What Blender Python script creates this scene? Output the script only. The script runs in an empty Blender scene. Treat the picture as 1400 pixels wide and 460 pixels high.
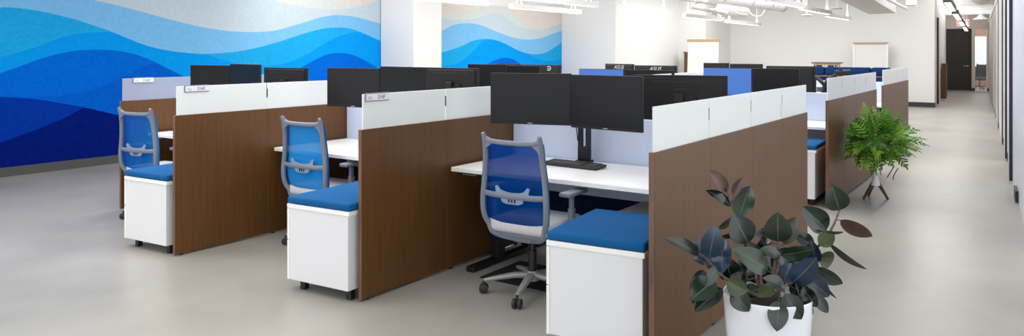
import bpy, bmesh, math, random
from mathutils import Vector, Matrix, noise
random.seed(7)
S = bpy.context.scene
COL = S.collection
PI = math.pi
R = math.radians

# ------------------------------------------------------------------ camera model
F, CX, HY, CH, YAW = 1030.0, 700.0, 70.0, 1.56, R(34.9)
sy, cy = math.sin(YAW), math.cos(YAW)
def XZ(X, Z):                       # camera ground coords -> world x,y
    return (cy*X - sy*Z, sy*X + cy*Z)
def U(px, py, h):                   # pixel on a horizontal plane at height h
    Z = (CH-h)*F/(py-HY)
    return XZ((px-CX)/F*Z, Z)
def atA(px, a):                     # column px on the plane y = a
    t = (px-CX)/F
    Z = a/(sy*t+cy)
    return XZ(t*Z, Z), Z
def atB(px, b):                     # column px on the plane x = b
    t = (px-CX)/F
    Z = b/(cy*t-sy)
    return XZ(t*Z, Z), Z
def P3(px, py, Z):                  # pixel at camera depth Z
    x, y = XZ((px-CX)/F*Z, Z)
    return Vector((x, y, CH-(py-HY)*Z/F))

cam_d = bpy.data.cameras.new('camera')
cam = bpy.data.objects.new('camera', cam_d); COL.objects.link(cam)
cam.location = (0, 0, CH); cam.rotation_euler = (PI/2, 0, YAW)
cam_d.sensor_width = 36; cam_d.lens = F/1400*36
cam_d.shift_y = (HY-230)/1400
cam_d.clip_start = 0.05; cam_d.clip_end = 200
S.camera = cam

# ------------------------------------------------------------------ materials
def lin(c):
    c = c/255
    return c/12.92 if c <= .04045 else ((c+.055)/1.055)**2.4
def rgb(c): return (lin(c[0]), lin(c[1]), lin(c[2]), 1)
def mat(name, c, rough=.5, metal=0, spec=.5, coat=0, coat_rough=.1, emit=None, es=1, sheen=0):
    m = bpy.data.materials.new(name); m.use_nodes = True
    b = m.node_tree.nodes['Principled BSDF']
    b.inputs['Base Color'].default_value = rgb(c)
    b.inputs['Roughness'].default_value = rough
    b.inputs['Metallic'].default_value = metal
    b.inputs['Specular IOR Level'].default_value = spec
    b.inputs['Coat Weight'].default_value = coat
    b.inputs['Coat Roughness'].default_value = coat_rough
    if sheen:
        b.inputs['Sheen Weight'].default_value = sheen
    if emit:
        b.inputs['Emission Color'].default_value = rgb(emit)
        b.inputs['Emission Strength'].default_value = es
    return m
def noisy(m, c1, c2, scale=(10, 10, 10), detail=4, lo=.35, hi=.65, bump=0, coord='Object', rough=None, nrough=.5):
    nt = m.node_tree; N = nt.nodes; L = nt.links
    b = N['Principled BSDF']
    tc = N.new('ShaderNodeTexCoord'); mp = N.new('ShaderNodeMapping')
    mp.inputs['Scale'].default_value = scale
    nz = N.new('ShaderNodeTexNoise'); nz.inputs['Scale'].default_value = 1; nz.inputs['Detail'].default_value = detail
    nz.inputs['Roughness'].default_value = nrough
    rp = N.new('ShaderNodeValToRGB')
    rp.color_ramp.elements[0].position = lo; rp.color_ramp.elements[0].color = rgb(c1)
    rp.color_ramp.elements[1].position = hi; rp.color_ramp.elements[1].color = rgb(c2)
    L.new(tc.outputs[coord], mp.inputs['Vector']); L.new(mp.outputs[0], nz.inputs['Vector'])
    L.new(nz.outputs['Fac'], rp.inputs[0]); L.new(rp.outputs[0], b.inputs['Base Color'])
    if bump:
        bp = N.new('ShaderNodeBump'); bp.inputs['Strength'].default_value = bump; bp.inputs['Distance'].default_value = .002
        L.new(nz.outputs['Fac'], bp.inputs['Height']); L.new(bp.outputs[0], b.inputs['Normal'])
    if rough:
        mr = N.new('ShaderNodeMapRange'); mr.inputs['To Min'].default_value = rough[0]; mr.inputs['To Max'].default_value = rough[1]
        L.new(nz.outputs['Fac'], mr.inputs['Value']); L.new(mr.outputs[0], b.inputs['Roughness'])
    return m
def see_through(m, fac, translucent=0):
    nt = m.node_tree; N = nt.nodes; L = nt.links
    b = N['Principled BSDF']; out = N['Material Output']
    t = N.new(('ShaderNodeBsdfTransparent', 'ShaderNodeBsdfTranslucent', 'ShaderNodeBsdfRefraction')[translucent])
    if translucent == 2: t.inputs['Roughness'].default_value = .45; t.inputs['IOR'].default_value = 1.2
    if translucent:
        t.inputs['Color'].default_value = b.inputs['Base Color'].default_value
    mx = N.new('ShaderNodeMixShader'); mx.inputs[0].default_value = fac
    L.new(b.outputs[0], mx.inputs[1]); L.new(t.outputs[0], mx.inputs[2]); L.new(mx.outputs[0], out.inputs['Surface'])
    return m

M = {}
M['wood'] = noisy(mat('walnut_laminate', (96, 58, 32), .42, spec=.4), (85, 53, 23), (107, 70, 33), (110, 110, 2.2), 5, .3, .7, nrough=.65)
M['wood_edge'] = noisy(mat('walnut_edge', (110, 80, 65), .4), (96, 68, 54), (124, 92, 76), (40, 40, 3), 3)
M['glass'] = see_through(mat('frosted_glass', (238, 242, 243), .4, spec=.5), .12, 1)
M['glass_clear'] = see_through(mat('clear_frosted_glass', (222, 230, 240), .35, spec=.4), .55, 2)
M['fabric'] = noisy(mat('grey_tackable_fabric', (200, 212, 238), .95, spec=.1), (186, 200, 230), (216, 226, 248), (260, 260, 260), 2, .35, .65, bump=.2)
M['navy_felt'] = noisy(mat('navy_felt', (20, 32, 58), .95, spec=.1), (8, 15, 34), (34, 50, 82), (120, 120, 120), 3, .35, .65)
M['white_lam'] = mat('white_laminate', (247, 247, 246), .35, spec=.4)
M['white_metal'] = mat('white_painted_metal', (230, 230, 234), .4, spec=.4)
M['cushion'] = noisy(mat('blue_cushion_wool', (10, 88, 160), .9, spec=.1), (20, 82, 138), (34, 98, 156), (300, 300, 300), 2, .35, .65, bump=.25)
M['black_metal'] = mat('black_powder_coat', (20, 20, 22), .4)
M['mon_black'] = noisy(mat('black_monitor_plastic', (26, 25, 27), .5, spec=.3), (24, 23, 25), (30, 29, 31), (90, 90, 90), 2)
M['screen'] = mat('dark_screen', (20, 20, 24), .3, spec=.25)
M['screen_sky'] = mat('screen_sky_reflection', (20, 40, 90), .25, emit=(70, 118, 196), es=.85)  # blue sky mirrored on the screen, put in as emission
M['logo_grey'] = mat('pale_print', (175, 175, 175), .5)
M['chair_grey'] = mat('chair_grey_plastic', (118, 126, 140), .42, spec=.45)
M['chair_light'] = see_through(mat('lumbar_pale_plastic', (136, 156, 190), .4), .12)
M['seat_grey'] = noisy(mat('seat_pale_fabric', (200, 200, 204), .9, spec=.1), (190, 190, 196), (210, 210, 213), (200, 200, 200), 2, bump=.15)
M['chair_mesh'] = see_through(noisy(mat('chair_blue_mesh', (20, 122, 204), .85, spec=.1), (20, 122, 196), (38, 140, 214), (420, 420, 420), 1, .4, .6), .07)
M['base_silver'] = mat('chair_base_silver', (150, 150, 152), .4, metal=.15)
M['rubber'] = mat('dark_rubber', (34, 34, 36), .6)
M['keys'] = mat('keyboard_keys', (52, 52, 56), .5)
M['kbd'] = mat('keyboard_body', (36, 36, 40), .5)
M['mat_black'] = noisy(mat('black_foot_mat', (22, 22, 24), .8), (16, 16, 18), (30, 30, 33), (150, 150, 150), 2)
M['plate'] = mat('name_plate_white', (234, 232, 240), .4)
M['plate_grey'] = mat('name_plate_holder', (140, 142, 150), .35, metal=.4)
M['ink'] = mat('dark_blue_ink', (52, 60, 96), .6)
M['floor'] = noisy(mat('polished_concrete', (160, 156, 148), .3, spec=.5), (146, 142, 135), (172, 168, 161), (.75, .75, .75), 8, .3, .7, rough=(.26, .42), nrough=.62)
M['wall'] = mat('warm_white_paint', (228, 228, 227), .8, spec=.2)
M['wall_white'] = mat('white_paint', (228, 228, 227), .8, spec=.2)
M['ceil'] = mat('white_ceiling_paint', (240, 240, 239), .85, spec=.2)
M['base_dark'] = mat('dark_vinyl_baseboard', (74, 76, 78), .55)
M['base_black'] = mat('black_vinyl_baseboard', (46, 50, 54), .55)
M['dark_frame'] = mat('dark_door_frame', (50, 44, 46), .5)
M['navy_frame'] = mat('navy_door_frame', (40, 44, 62), .5)
M['dark_door'] = noisy(mat('espresso_door', (44, 38, 37), .5), (40, 34, 33), (50, 43, 42), (30, 30, 2), 3)
M['jamb'] = mat('beige_jamb', (212, 202, 190), .6)
M['frost_blue'] = mat('frosted_pane', (206, 214, 230), .3)
M['cream'] = mat('cream_panel', (222, 216, 210), .5)
M['steel'] = mat('brushed_steel', (190, 190, 192), .3, metal=.8)
M['lamp_body'] = mat('lamp_white_housing', (205, 205, 203), .5)
M['lamp_dark'] = mat('lamp_dark_housing', (70, 68, 66), .5)
M['lamp_glow'] = mat('lamp_diffuser', (255, 255, 252), .5, emit=(255, 250, 242), es=5)
M['duct'] = mat('white_duct_paint', (236, 236, 235), .6)
M['duct_grey'] = mat('grey_duct_paint', (206, 204, 202), .6)
M['pipe_grey'] = mat('grey_pipe', (198, 197, 195), .5)
M['exit_red'] = mat('exit_red', (200, 52, 50), .5, emit=(205, 60, 55), es=.6)
M['board_white'] = mat('whiteboard', (222, 222, 220), .45, spec=.3)
M['board_wood'] = mat('board_oak_rail', (178, 150, 116), .5)
M['navy_sofa'] = noisy(mat('navy_upholstery', (22, 50, 100), .9, spec=.1), (17, 42, 88), (28, 60, 112), (60, 60, 60), 2)
M['sofa_wood'] = mat('sofa_walnut', (118, 86, 68), .5)
M['cab_beige'] = mat('cabinet_beige', (214, 198, 176), .6)
M['cab_top'] = mat('cabinet_grey_top', (110, 104, 98), .5)
M['pot'] = mat('white_glazed_pot', (236, 238, 246), .18, spec=.5, coat=.3)
M['soil'] = noisy(mat('potting_soil', (46, 34, 26), 1), (30, 22, 17), (62, 47, 36), (80, 80, 80), 3)
M['stem'] = noisy(mat('plant_stem', (110, 86, 78), .7), (88, 66, 60), (128, 104, 94), (60, 60, 60), 3)
M['lf_dark'] = noisy(mat('leaf_dark_green', (20, 38, 32), .22, spec=.65), (9, 21, 19), (22, 39, 31), (9, 9, 9), 2)
M['lf_green'] = noisy(mat('leaf_mid_green', (34, 58, 42), .24, spec=.6), (17, 36, 25), (32, 56, 36), (9, 9, 9), 2)
M['lf_olive'] = noisy(mat('leaf_olive', (70, 82, 46), .3, spec=.5), (42, 56, 26), (70, 80, 42), (9, 9, 9), 2)
M['lf_grey'] = noisy(mat('leaf_grey_green', (64, 70, 64), .3, spec=.5), (38, 46, 41), (60, 65, 57), (9, 9, 9), 2)
M['lf_sheen'] = noisy(mat('leaf_sky_sheen', (28, 58, 78), .22, spec=.65), (12, 32, 48), (26, 56, 86), (9, 9, 9), 2)  # blue sheen of the sky put into the leaf colour
M['lf_maroon'] = noisy(mat('leaf_maroon', (74, 50, 44), .38, spec=.45), (58, 38, 34), (92, 64, 56), (9, 9, 9), 2)
M['rib'] = mat('leaf_midrib', (78, 98, 70), .45)
M['rib_dark'] = mat('leaf_midrib_dark', (66, 48, 44), .45)
M['fern_a'] = see_through(mat('fern_green', (92, 148, 38), .5), .25, 1)
M['fern_b'] = see_through(mat('fern_light_green', (150, 194, 66), .5), .25, 1)
M['fern_c'] = see_through(mat('fern_deep_green', (56, 108, 34), .5), .25, 1)
M['root'] = mat('fern_rhizome', (84, 62, 48), .9)
M['stand_white'] = mat('stand_white_metal', (236, 236, 240), .35)
M['stand_wood'] = noisy(mat('stand_dark_wood', (88, 70, 62), .5), (72, 56, 50), (102, 82, 74), (60, 60, 4), 3)
M['wire'] = mat('basket_wire', (60, 60, 66), .4, metal=.6)
def brick_mat():
    m = mat('brick', (150, 100, 80), .9); nt = m.node_tree; N = nt.nodes
    tc = N.new('ShaderNodeTexCoord'); mp = N.new('ShaderNodeMapping'); mp.inputs['Rotation'].default_value = (PI/2, 0, 0)
    bt = N.new('ShaderNodeTexBrick'); bt.inputs['Scale'].default_value = 4
    bt.inputs['Color1'].default_value = rgb((160, 108, 86)); bt.inputs['Color2'].default_value = rgb((136, 88, 70)); bt.inputs['Mortar'].default_value = rgb((196, 180, 168))
    nt.links.new(tc.outputs['Object'], mp.inputs[0]); nt.links.new(mp.outputs[0], bt.inputs['Vector']); nt.links.new(bt.outputs[0], N['Principled BSDF'].inputs['Base Color'])
    return m
M['brick'] = brick_mat()
M['day_pane'] = mat('bright_window_pane', (190, 205, 235), .4, emit=(196, 208, 240), es=.9)
M['clear'] = see_through(mat('clear_glass', (215, 225, 230), .05), .9)

# ------------------------------------------------------------------ mesh helpers
def finish(name, bm, mats, parent=None, smooth=False, loc=None):
    me = bpy.data.meshes.new(name)
    bmesh.ops.recalc_face_normals(bm, faces=bm.faces[:])
    bm.to_mesh(me); bm.free()
    if not isinstance(mats, (list, tuple)): mats = [mats]
    for m in mats: me.materials.append(m)
    if smooth:
        for p in me.polygons: p.use_smooth = True
        try: me.set_sharp_from_angle(angle=R(38))
        except Exception: pass
    o = bpy.data.objects.new(name, me); COL.objects.link(o)
    if parent is not None: o.parent = parent
    if loc is not None: o.location = loc
    return o
def BM(): return bmesh.new()
def box(bm, c, s, bev=0, rot=None, mi=0, seg=2):
    r = bmesh.ops.create_cube(bm, size=1)
    vs = r['verts']
    for v in vs: v.co = Vector((v.co.x*s[0], v.co.y*s[1], v.co.z*s[2]))
    fs = list({f for v in vs for f in v.link_faces})
    if bev:
        es = list({e for v in vs for e in v.link_edges})
        rb = bmesh.ops.bevel(bm, geom=es, offset=bev, segments=seg, profile=.5, affect='EDGES')
        vs = list({v for f in rb['faces'] for v in f.verts} | {v for v in vs if v.is_valid})
        # gather all connected faces
        todo = [v for v in vs if v.is_valid]; seen = set(todo)
        while todo:
            v = todo.pop()
            for e in v.link_edges:
                o = e.other_vert(v)
                if o not in seen: seen.add(o); todo.append(o)
        vs = list(seen); fs = list({f for v in vs for f in v.link_faces})
    mt = Matrix.Translation(Vector(c))
    if rot is not None:
        mt = mt @ (rot.to_4x4() if hasattr(rot, 'to_4x4') else rot)
    for v in vs: v.co = mt @ v.co
    for f in fs: f.material_index = mi
    return vs
def bx(bm, x0, x1, y0, y1, z0, z1, bev=0, mi=0, seg=2):
    return box(bm, ((x0+x1)/2, (y0+y1)/2, (z0+z1)/2), (abs(x1-x0), abs(y1-y0), abs(z1-z0)), bev, None, mi, seg)
def rz(a): return Matrix.Rotation(a, 4, 'Z')
def tube(bm, pts, rad, n=8, closed=False, mi=0, flat=None, up=None):
    """sweep; rad number or list; flat=(wx,wy) scales section in the frame"""
    pts = [Vector(p) for p in pts]; k = len(pts)
    rads = rad if isinstance(rad, (list, tuple)) else [rad]*k
    rings = []; nrm = None
    for i in range(k):
        if closed: t = pts[(i+1) % k]-pts[i-1]
        else: t = pts[min(i+1, k-1)]-pts[max(i-1, 0)]
        t.normalize()
        if nrm is None or up is not None:
            a = Vector(up) if up is not None else (Vector((0, 0, 1)) if abs(t.z) < .9 else Vector((1, 0, 0)))
            nrm = a - t*a.dot(t)
            if nrm.length < 1e-6: nrm = t.orthogonal()
            nrm.normalize()
        else:
            nrm = nrm - t*nrm.dot(t); nrm.normalize()
        bn = t.cross(nrm)
        fx, fy = flat if flat else (1, 1)
        rings.append([bm.verts.new(pts[i]+(nrm*math.cos(2*PI*j/n)*fx+bn*math.sin(2*PI*j/n)*fy)*rads[i]) for j in range(n)])
    m = k if closed else k-1
    for i in range(m):
        a, b = rings[i], rings[(i+1) % k]
        for j in range(n):
            f = bm.faces.new((a[j], a[(j+1) % n], b[(j+1) % n], b[j])); f.material_index = mi
    if not closed:
        f = bm.faces.new(rings[0]); f.material_index = mi
        f = bm.faces.new(rings[-1][::-1]); f.material_index = mi
def lathe(bm, prof, n=32, c=(0, 0, 0), mi=0):
    rings = []
    for r, z in prof:
        if r < 1e-6: rings.append([bm.verts.new((c[0], c[1], c[2]+z))])
        else: rings.append([bm.verts.new((c[0]+r*math.cos(2*PI*j/n), c[1]+r*math.sin(2*PI*j/n), c[2]+z)) for j in range(n)])
    for a, b in zip(rings, rings[1:]):
        for j in range(n):
            A = [a[0]] if len(a) == 1 else [a[j], a[(j+1) % n]]
            B = [b[0]] if len(b) == 1 else [b[(j+1) % n], b[j]]
            if len(A)+len(B) >= 3:
                f = bm.faces.new(A+B); f.material_index = mi
def cyl(bm, p0, p1, r, n=16, mi=0): tube(bm, [p0, p1], r, n, mi=mi)
def prism(bm, poly, y0, y1, plane='xz', mi=0):
    def v(p, d):
        return bm.verts.new((p[0], d, p[1]) if plane == 'xz' else (p[0], p[1], d) if plane == 'xy' else (d, p[0], p[1]))
    a = [v(p, y0) for p in poly]; b = [v(p, y1) for p in poly]
    n = len(poly)
    fs = [bm.faces.new(a), bm.faces.new(b[::-1])]
    for i in range(n): fs.append(bm.faces.new((a[i], b[i], b[(i+1) % n], a[(i+1) % n])))
    for f in fs: f.material_index = mi
def spline(pts, n=6):
    pts = [Vector(p) for p in pts]; out = []
    for i in range(len(pts)-1):
        p0 = pts[max(i-1, 0)]; p1 = pts[i]; p2 = pts[i+1]; p3 = pts[min(i+2, len(pts)-1)]
        for k in range(n):
            t = k/n
            out.append(.5*((2*p1)+(p2-p0)*t+(2*p0-5*p1+4*p2-p3)*t*t+(3*p1-p0-3*p2+p3)*t**3))
    out.append(pts[-1]); return out
def interp(pts, x):
    if x <= pts[0][0]: return pts[0][1]
    for (a, b), (c, d) in zip(pts, pts[1:]):
        if x <= c:
            return b+(d-b)*(x-a)/(c-a)
    return pts[-1][1]
def smooth_interp(pts, x):
    if x <= pts[0][0]: return pts[0][1]
    for i in range(len(pts)-1):
        x1, y1 = pts[i]; x2, y2 = pts[i+1]
        if x <= x2:
            x0, y0 = pts[max(i-1, 0)]; x3, y3 = pts[min(i+2, len(pts)-1)]
            m1 = (y2-y0)/(x2-x0) if x2 > x0 else 0; m2 = (y3-y1)/(x3-x1) if x3 > x1 else 0
            h = x2-x1; t = (x-x1)/h
            return (2*t**3-3*t*t+1)*y1+(t**3-2*t*t+t)*h*m1+(-2*t**3+3*t*t)*y2+(t**3-t*t)*h*m2
    return pts[-1][1]
def thing(name, label, cat, loc=(0, 0, 0), yaw=0, group=None):
    o = bpy.data.objects.new(name, None); COL.objects.link(o)
    o.empty_display_size = .1
    o.location = loc; o.rotation_euler = (0, 0, yaw)
    o['label'] = label; o['category'] = cat
    if group: o['group'] = group
    return o
def tag(o, label, cat, group=None):
    o['label'] = label; o['category'] = cat
    if group: o['group'] = group
    return o
def struct(name, bm, m, smooth=False):
    o = finish(name, bm, m, None, smooth); o['kind'] = 'structure'; return o
def copy_thing(root, loc, yaw, label, group=None):
    r = root.copy(); COL.objects.link(r); r.location = loc; r.rotation_euler = (0, 0, yaw); r['label'] = label
    if group: r['group'] = group
    for ch in list(root.children):
        c = ch.copy(); COL.objects.link(c); c.parent = r
        for g in list(ch.children):
            d = g.copy(); COL.objects.link(d); d.parent = c
    return r
def text_bm(bm, s, size, mtx, depth=.0006, mi=0, font_shear=0):
    cu = bpy.data.curves.new('lettering', 'FONT'); cu.body = s; cu.size = size; cu.extrude = depth
    cu.align_x = 'CENTER'; cu.align_y = 'CENTER'; cu.resolution_u = 3; cu.shear = font_shear
    o = bpy.data.objects.new('lettering_tmp', cu); COL.objects.link(o)
    dg = bpy.context.evaluated_depsgraph_get()
    me = bpy.data.meshes.new_from_object(o.evaluated_get(dg))
    n0 = len(bm.verts); f0 = len(bm.faces)
    bm.from_mesh(me); bm.verts.ensure_lookup_table(); bm.faces.ensure_lookup_table()
    for v in bm.verts[n0:]: v.co = mtx @ v.co
    for f in bm.faces[f0:]: f.material_index = mi
    bpy.data.objects.remove(o); bpy.data.curves.remove(cu); bpy.data.meshes.remove(me)

# ------------------------------------------------------------------ room shell
CEIL = 3.35
b = BM(); bx(b, -12, 3, -5, 40, -.1, 0); struct('floor', b, M['floor'])
b = BM(); bx(b, -12, 3, -5, 40, CEIL, CEIL+.1); struct('ceiling', b, M['ceil'])
b = BM(); bx(b, -10.75, -10.5, -5, 17.4, 0, CEIL); struct('wall_left', b, M['wall'])
b = BM()
prism(b, [(-10.75, 17.4), (-8.9, 17.4), (-8.9, 21.6), (-8.08, 21.6), (-8.08, 23.8), (-2.34, 23.8), (-2.97, 34.3), (-3.2, 34.3), (-3.2, 24.1), (-10.75, 24.1)], 0, CEIL, 'xy')
struct('wall_back', b, M['wall'])
# baseboards
b = BM(); bx(b, -10.5, -10.485, -5, 17.4, 0, .115); struct('baseboard_left', b, M['base_dark'])
b = BM(); bx(b, -8.08, -2.34, 23.785, 23.8, 0, .13); bx(b, -2.42, -2.325, 23.78, 23.9, 0, .13)
struct('baseboard_back', b, M['base_black'])
# square column standing against the mural wall
b = BM(); bx(b, -10.48, -9.62, 10.56, 11.37, 0, CEIL, .01); struct('column', b, M['wall_white'])

# ---- mural: bands of waves on the left wall (drawn in wall coordinates)
C1 = [(-400, -60), (-120, -60), (60, -14), (127, 0), (167, 9), (206, 19.6), (240, 28.7), (276, 37), (302, 41.2), (328, 43.6), (354, 43.8), (375, 41.8), (396, 36.5), (417, 30.5), (438, 24), (459, 20.9), (480, 22.2), (500, 26.6), (520, 32.6), (560, 44), (585, 46), (605, 41.3), (618, 34.8), (633.5, 32), (648.7, 32.6), (664, 37), (681, 44.1), (698.7, 50.6), (711.7, 53.5), (724.8, 54.1), (740, 52.2), (755, 46.7), (771, 41)]
C2 = [(-400, 60), (-120, 26), (0, 10.4), (26, 11.2), (52, 14.9), (78, 20.3), (104, 26.9), (130.5, 35.7), (156.5, 44.9), (182.6, 55.8), (208.7, 64.7), (234.8, 69.9), (255, 72.2), (276, 73.9), (302, 72.5), (328, 69.9), (354, 64.7), (380.5, 57.4), (406.6, 48.8), (432.7, 41.2), (448, 38.4), (464, 37.6), (479.6, 39.4), (500.5, 47), (519.6, 55.6), (560, 70), (585, 73), (605, 71.1), (618, 67.8), (633.5, 62), (646.5, 55.9), (661.7, 53.3), (677, 54.8), (692, 60.2), (707.4, 68.5), (720.4, 72.8), (733.5, 74.3), (746.5, 71.7), (759.6, 64.1), (771, 56.2)]
C3 = [(-400, 160), (-100, 100), (0, 78.3), (26, 71.7), (52, 63.4), (78, 53.5), (99, 47.5), (120, 44.9), (141, 44.1), (158, 44.9), (220, 60), (275, 72), (283, 75), (302, 81.4), (318, 85.6), (336, 88.7), (360, 90.5), (380.5, 88.7), (401, 83), (419.6, 74.4), (438, 63.2), (456, 53), (472, 47), (487.5, 43.8), (496, 43.5), (530, 50), (570, 80), (590, 90), (605, 90.6), (620, 88.5), (633.5, 82.6), (644, 72.8), (655, 61.5), (665, 53.9), (690, 55), (720, 72.8), (733.5, 80), (746.5, 83.7), (759.6, 82.6), (771, 79)]
C4 = [(-400, 230), (-100, 140), (0, 100.4), (26, 91.3), (52, 81.7), (78, 74.1), (104, 69.4), (130.5, 68.1), (156.5, 69.1), (182.6, 73.6), (208.7, 83.5), (234.8, 96.5), (253, 104.9), (285, 116), (330, 120), (380, 107), (414.4, 90.8), (432.7, 80.9), (448, 74.4), (464, 72.5), (479.6, 74.4), (495, 80.9), (511, 90), (530, 99), (600, 112), (640, 103), (664, 88.7), (677, 82.2), (690, 79.1), (701, 80.9), (711.7, 87.4), (730, 96), (750, 98), (766, 92), (771, 85)]
C5 = [(-400, 150), (-100, 134), (0, 131.3), (30, 132.6), (61, 131.9), (91, 129.8), (122, 123.7), (152, 113.7), (167, 105.7), (188, 94.4), (208.7, 87.4), (216.5, 86.6), (260, 110), (330, 128), (420, 125), (771, 128)]
C6 = [(-400, 150), (-100, 134), (0, 132.8), (18, 133.7), (42.6, 135.3), (67, 138.3), (91, 142.6), (117, 147.4), (140, 152.6), (161, 157.2), (200, 160), (300, 152), (420, 145), (771, 140)]
C7 = [(-400, 300), (-100, 228), (0, 195.2), (30.4, 184.6), (61, 173), (91, 160.2), (117, 147.4), (140, 152.7), (161, 157.3), (200, 160.2), (300, 152.2), (420, 145.2), (771, 140.2)]
CW = [(-400, -300), (300, -35), (375, 0), (396, 5.2), (417, 9.7), (438, 12), (459, 13), (479.6, 10.4), (500.5, 5.7), (517.5, .5), (560, 2), (590, 24), (605, 25.7), (622.6, 27.6), (637.8, 27.2), (655, 24.3), (668, 19.6), (679, 18.5), (688, 20.7), (698.7, 29.3), (711.7, 37), (724.8, 40.2), (740, 40.4), (755, 37), (771, 30)]
CG = [(-400, -310), (300, -40), (440, -20), (464, 0), (477, 6.5), (486, 9.1), (500.5, 5.6), (517.5, .4), (560, -2), (590, 18), (605, 21), (620, 20), (638, 16.3), (655, 10.9), (672.6, 8.7), (685.6, 9.8), (698.7, 16.3), (709.6, 26), (720.4, 34.8), (740, 40.3), (755, 36.9), (771, 29.9)]
mural_cols = [(216, 208, 201), (202, 210, 209), (187, 203, 214), (118, 182, 228), (30, 160, 222), (6, 148, 232), (0, 100, 210), (0, 92, 200), (0, 50, 158), (0, 24, 112)]
mm = []
for i, c in enumerate(mural_cols):
    mm.append(noisy(mat('mural_tone', c, .9, spec=.05), tuple(max(0, k-3) for k in c), tuple(min(255, k+4) for k in c), (25, 25, 25), 3))
b = BM()
cols = [-400+i*8 for i in range(44)]+[-46+i*3.0 for i in range(0, 273)]
cols = [c for c in cols if c < 771]+[771]
prev = None
MT = 2.64
for px in cols:
    (wx, wy), Z = atB(px, -10.497)
    if wy > 17.39: wy = 17.39
    ys = [-1e4]
    for k, C in enumerate((CG, CW, C1, C2, C3, C4, C5, C6, C7)):
        ys.append(max(smooth_interp(C, px), ys[-1]))
    zs = [MT]+[min(MT, max(.116, CH-(y-HY)*Z/F)) for y in ys[1:]]+[.116]
    colv = [b.verts.new((-10.497, wy, z)) for z in zs]
    if prev:
        for k in range(len(colv)-1):
            if abs(prev[k].co.z-prev[k+1].co.z)+abs(colv[k].co.z-colv[k+1].co.z) < 1e-6: continue
            f = b.faces.new((prev[k], prev[k+1], colv[k+1], colv[k])); f.material_index = k
    prev = colv
bmesh.ops.remove_doubles(b, verts=b.verts[:], dist=1e-5)
mural = finish('mural', b, mm)
tag(mural, 'wave mural in layered blues covering the left wall', 'mural')

# ---- corridor beyond the back wall
cdir = Vector((-1.384, 24.94, 0)).normalized()      # along the corridor
cnor = Vector((-cdir.y, cdir.x, 0))                 # towards the room (left)
r0 = Vector((-.106, 8.56, 0))
def rw(s, off, z): return r0+cdir*s+cnor*off+Vector((0, 0, z))
def rbox(bm, s0, s1, o0, o1, z0, z1, mi=0):
    p = [rw(s, o, z) for z in (z0, z1) for s, o in ((s0, o0), (s1, o0), (s1, o1), (s0, o1))]
    v = [bm.verts.new(q) for q in p]
    for q in ((0, 1, 2, 3), (4, 7, 6, 5), (0, 4, 5, 1), (1, 5, 6, 2), (2, 6, 7, 3), (3, 7, 4, 0)):
        f = bm.faces.new([v[i] for i in q]); f.material_index = mi
HD = 2.62
b = BM(); rbox(b, -1.4, 26.2, -.22, -.02, 0, CEIL); struct('wall_right', b, M['wall_white'])
b = BM(); rbox(b, -1.4, 26.2, -.02, .03, HD, HD+.06); struct('trim_1', b, M['cream'])
stops = [(2.3, .16, .045), (4.5, .13, .03), (6.6, .16, .022), (9.7, .16, .018), (12.5, .18, .014), (14.2, .16, .012), (16.4, .18, .012), (18.6, .18, .011), (20.5, .2, .011), (22.8, .2, .01), (24.8, .2, .01)]
b = BM(); rbox(b, -1.4, 2.3, -.02, .012, .0, HD); struct('window_1', b, M['frost_blue'])
b = BM(); rbox(b, .75, 1.15, .012, .04, 0, .12); struct('baseboard_right', b, M['navy_frame'])
for i, (s, w, pr) in enumerate(stops):
    b = BM(); rbox(b, s, s+w, -.02, pr, 0, HD)
    struct('trim_%d' % (i+2), b, M['navy_frame'] if i in (0, 1) else M['dark_frame'])
    s2 = stops[i+1][0] if i+1 < len(stops) else 26
    b = BM(); rbox(b, s+w, s2, -.02, .006, .0, HD)
    struct('window_%d' % (i+2), b, M['frost_blue'] if i in (1, 3) else M['cream'])
    b = BM(); rbox(b, s2-.35, s2, .0, .012, 0, .12)
    struct('baseboard_right.%03d' % (i+1), b, M['base_black'])
# end wall of the corridor with its door and side light
eA = Vector((-3.05, 34.3, 0)); eB = Vector((-1.5, 34.62, 0))
ed = (eB-eA).normalized(); en = Vector((ed.y, -ed.x, 0))
def ebox(bm, s0, s1, o0, o1, z0, z1, mi=0):
    p = [eA+ed*s+en*o+Vector((0, 0, z)) for z in (z0, z1) for s, o in ((s0, o0), (s1, o0), (s1, o1), (s0, o1))]
    v = [bm.verts.new(q) for q in p]
    for q in ((0, 1, 2, 3), (4, 7, 6, 5), (0, 4, 5, 1), (1, 5, 6, 2), (2, 6, 7, 3), (3, 7, 4, 0)):
        f = bm.faces.new([v[i] for i in q]); f.material_index = mi
def es(px):                                          # distance along the end wall of a pixel column
    t = (px-CX)/F; d = Vector((cy*t-sy, sy*t+cy, 0))
    k = (eA.x*d.y-eA.y*d.x); den = ed.y*d.x-ed.x*d.y
    return k/den
s_d0, s_d1, s_w0, s_w1, s_e = es(1293.5), es(1327), es(1333), es(1349.5), es(1356)
b = BM()
ebox(b, -.3, s_d0-.03, -.15, 0, 0, CEIL); ebox(b, s_d0-.03, s_d1+.03, -.15, 0, 2.43, CEIL)
ebox(b, s_d1+.03, s_w0, -.15, 0, 0, CEIL); ebox(b, s_w0, s_w1, -.15, 0, 2.43, CEIL); ebox(b, s_w1, s_e+.4, -.15, 0, 0, CEIL)
struct('wall_end', b, M['jamb'])
b = BM(); ebox(b, s_d1+.03, s_w0, 0, .02, 0, .12); ebox(b, s_w1, s_e, 0, .02, 0, .12); struct('baseboard_end', b, M['base_black'])
b = BM(); ebox(b, s_d0, s_d1, -.08, -.03, .01, 2.41); dr = struct('door_1', b, M['dark_door'])
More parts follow.
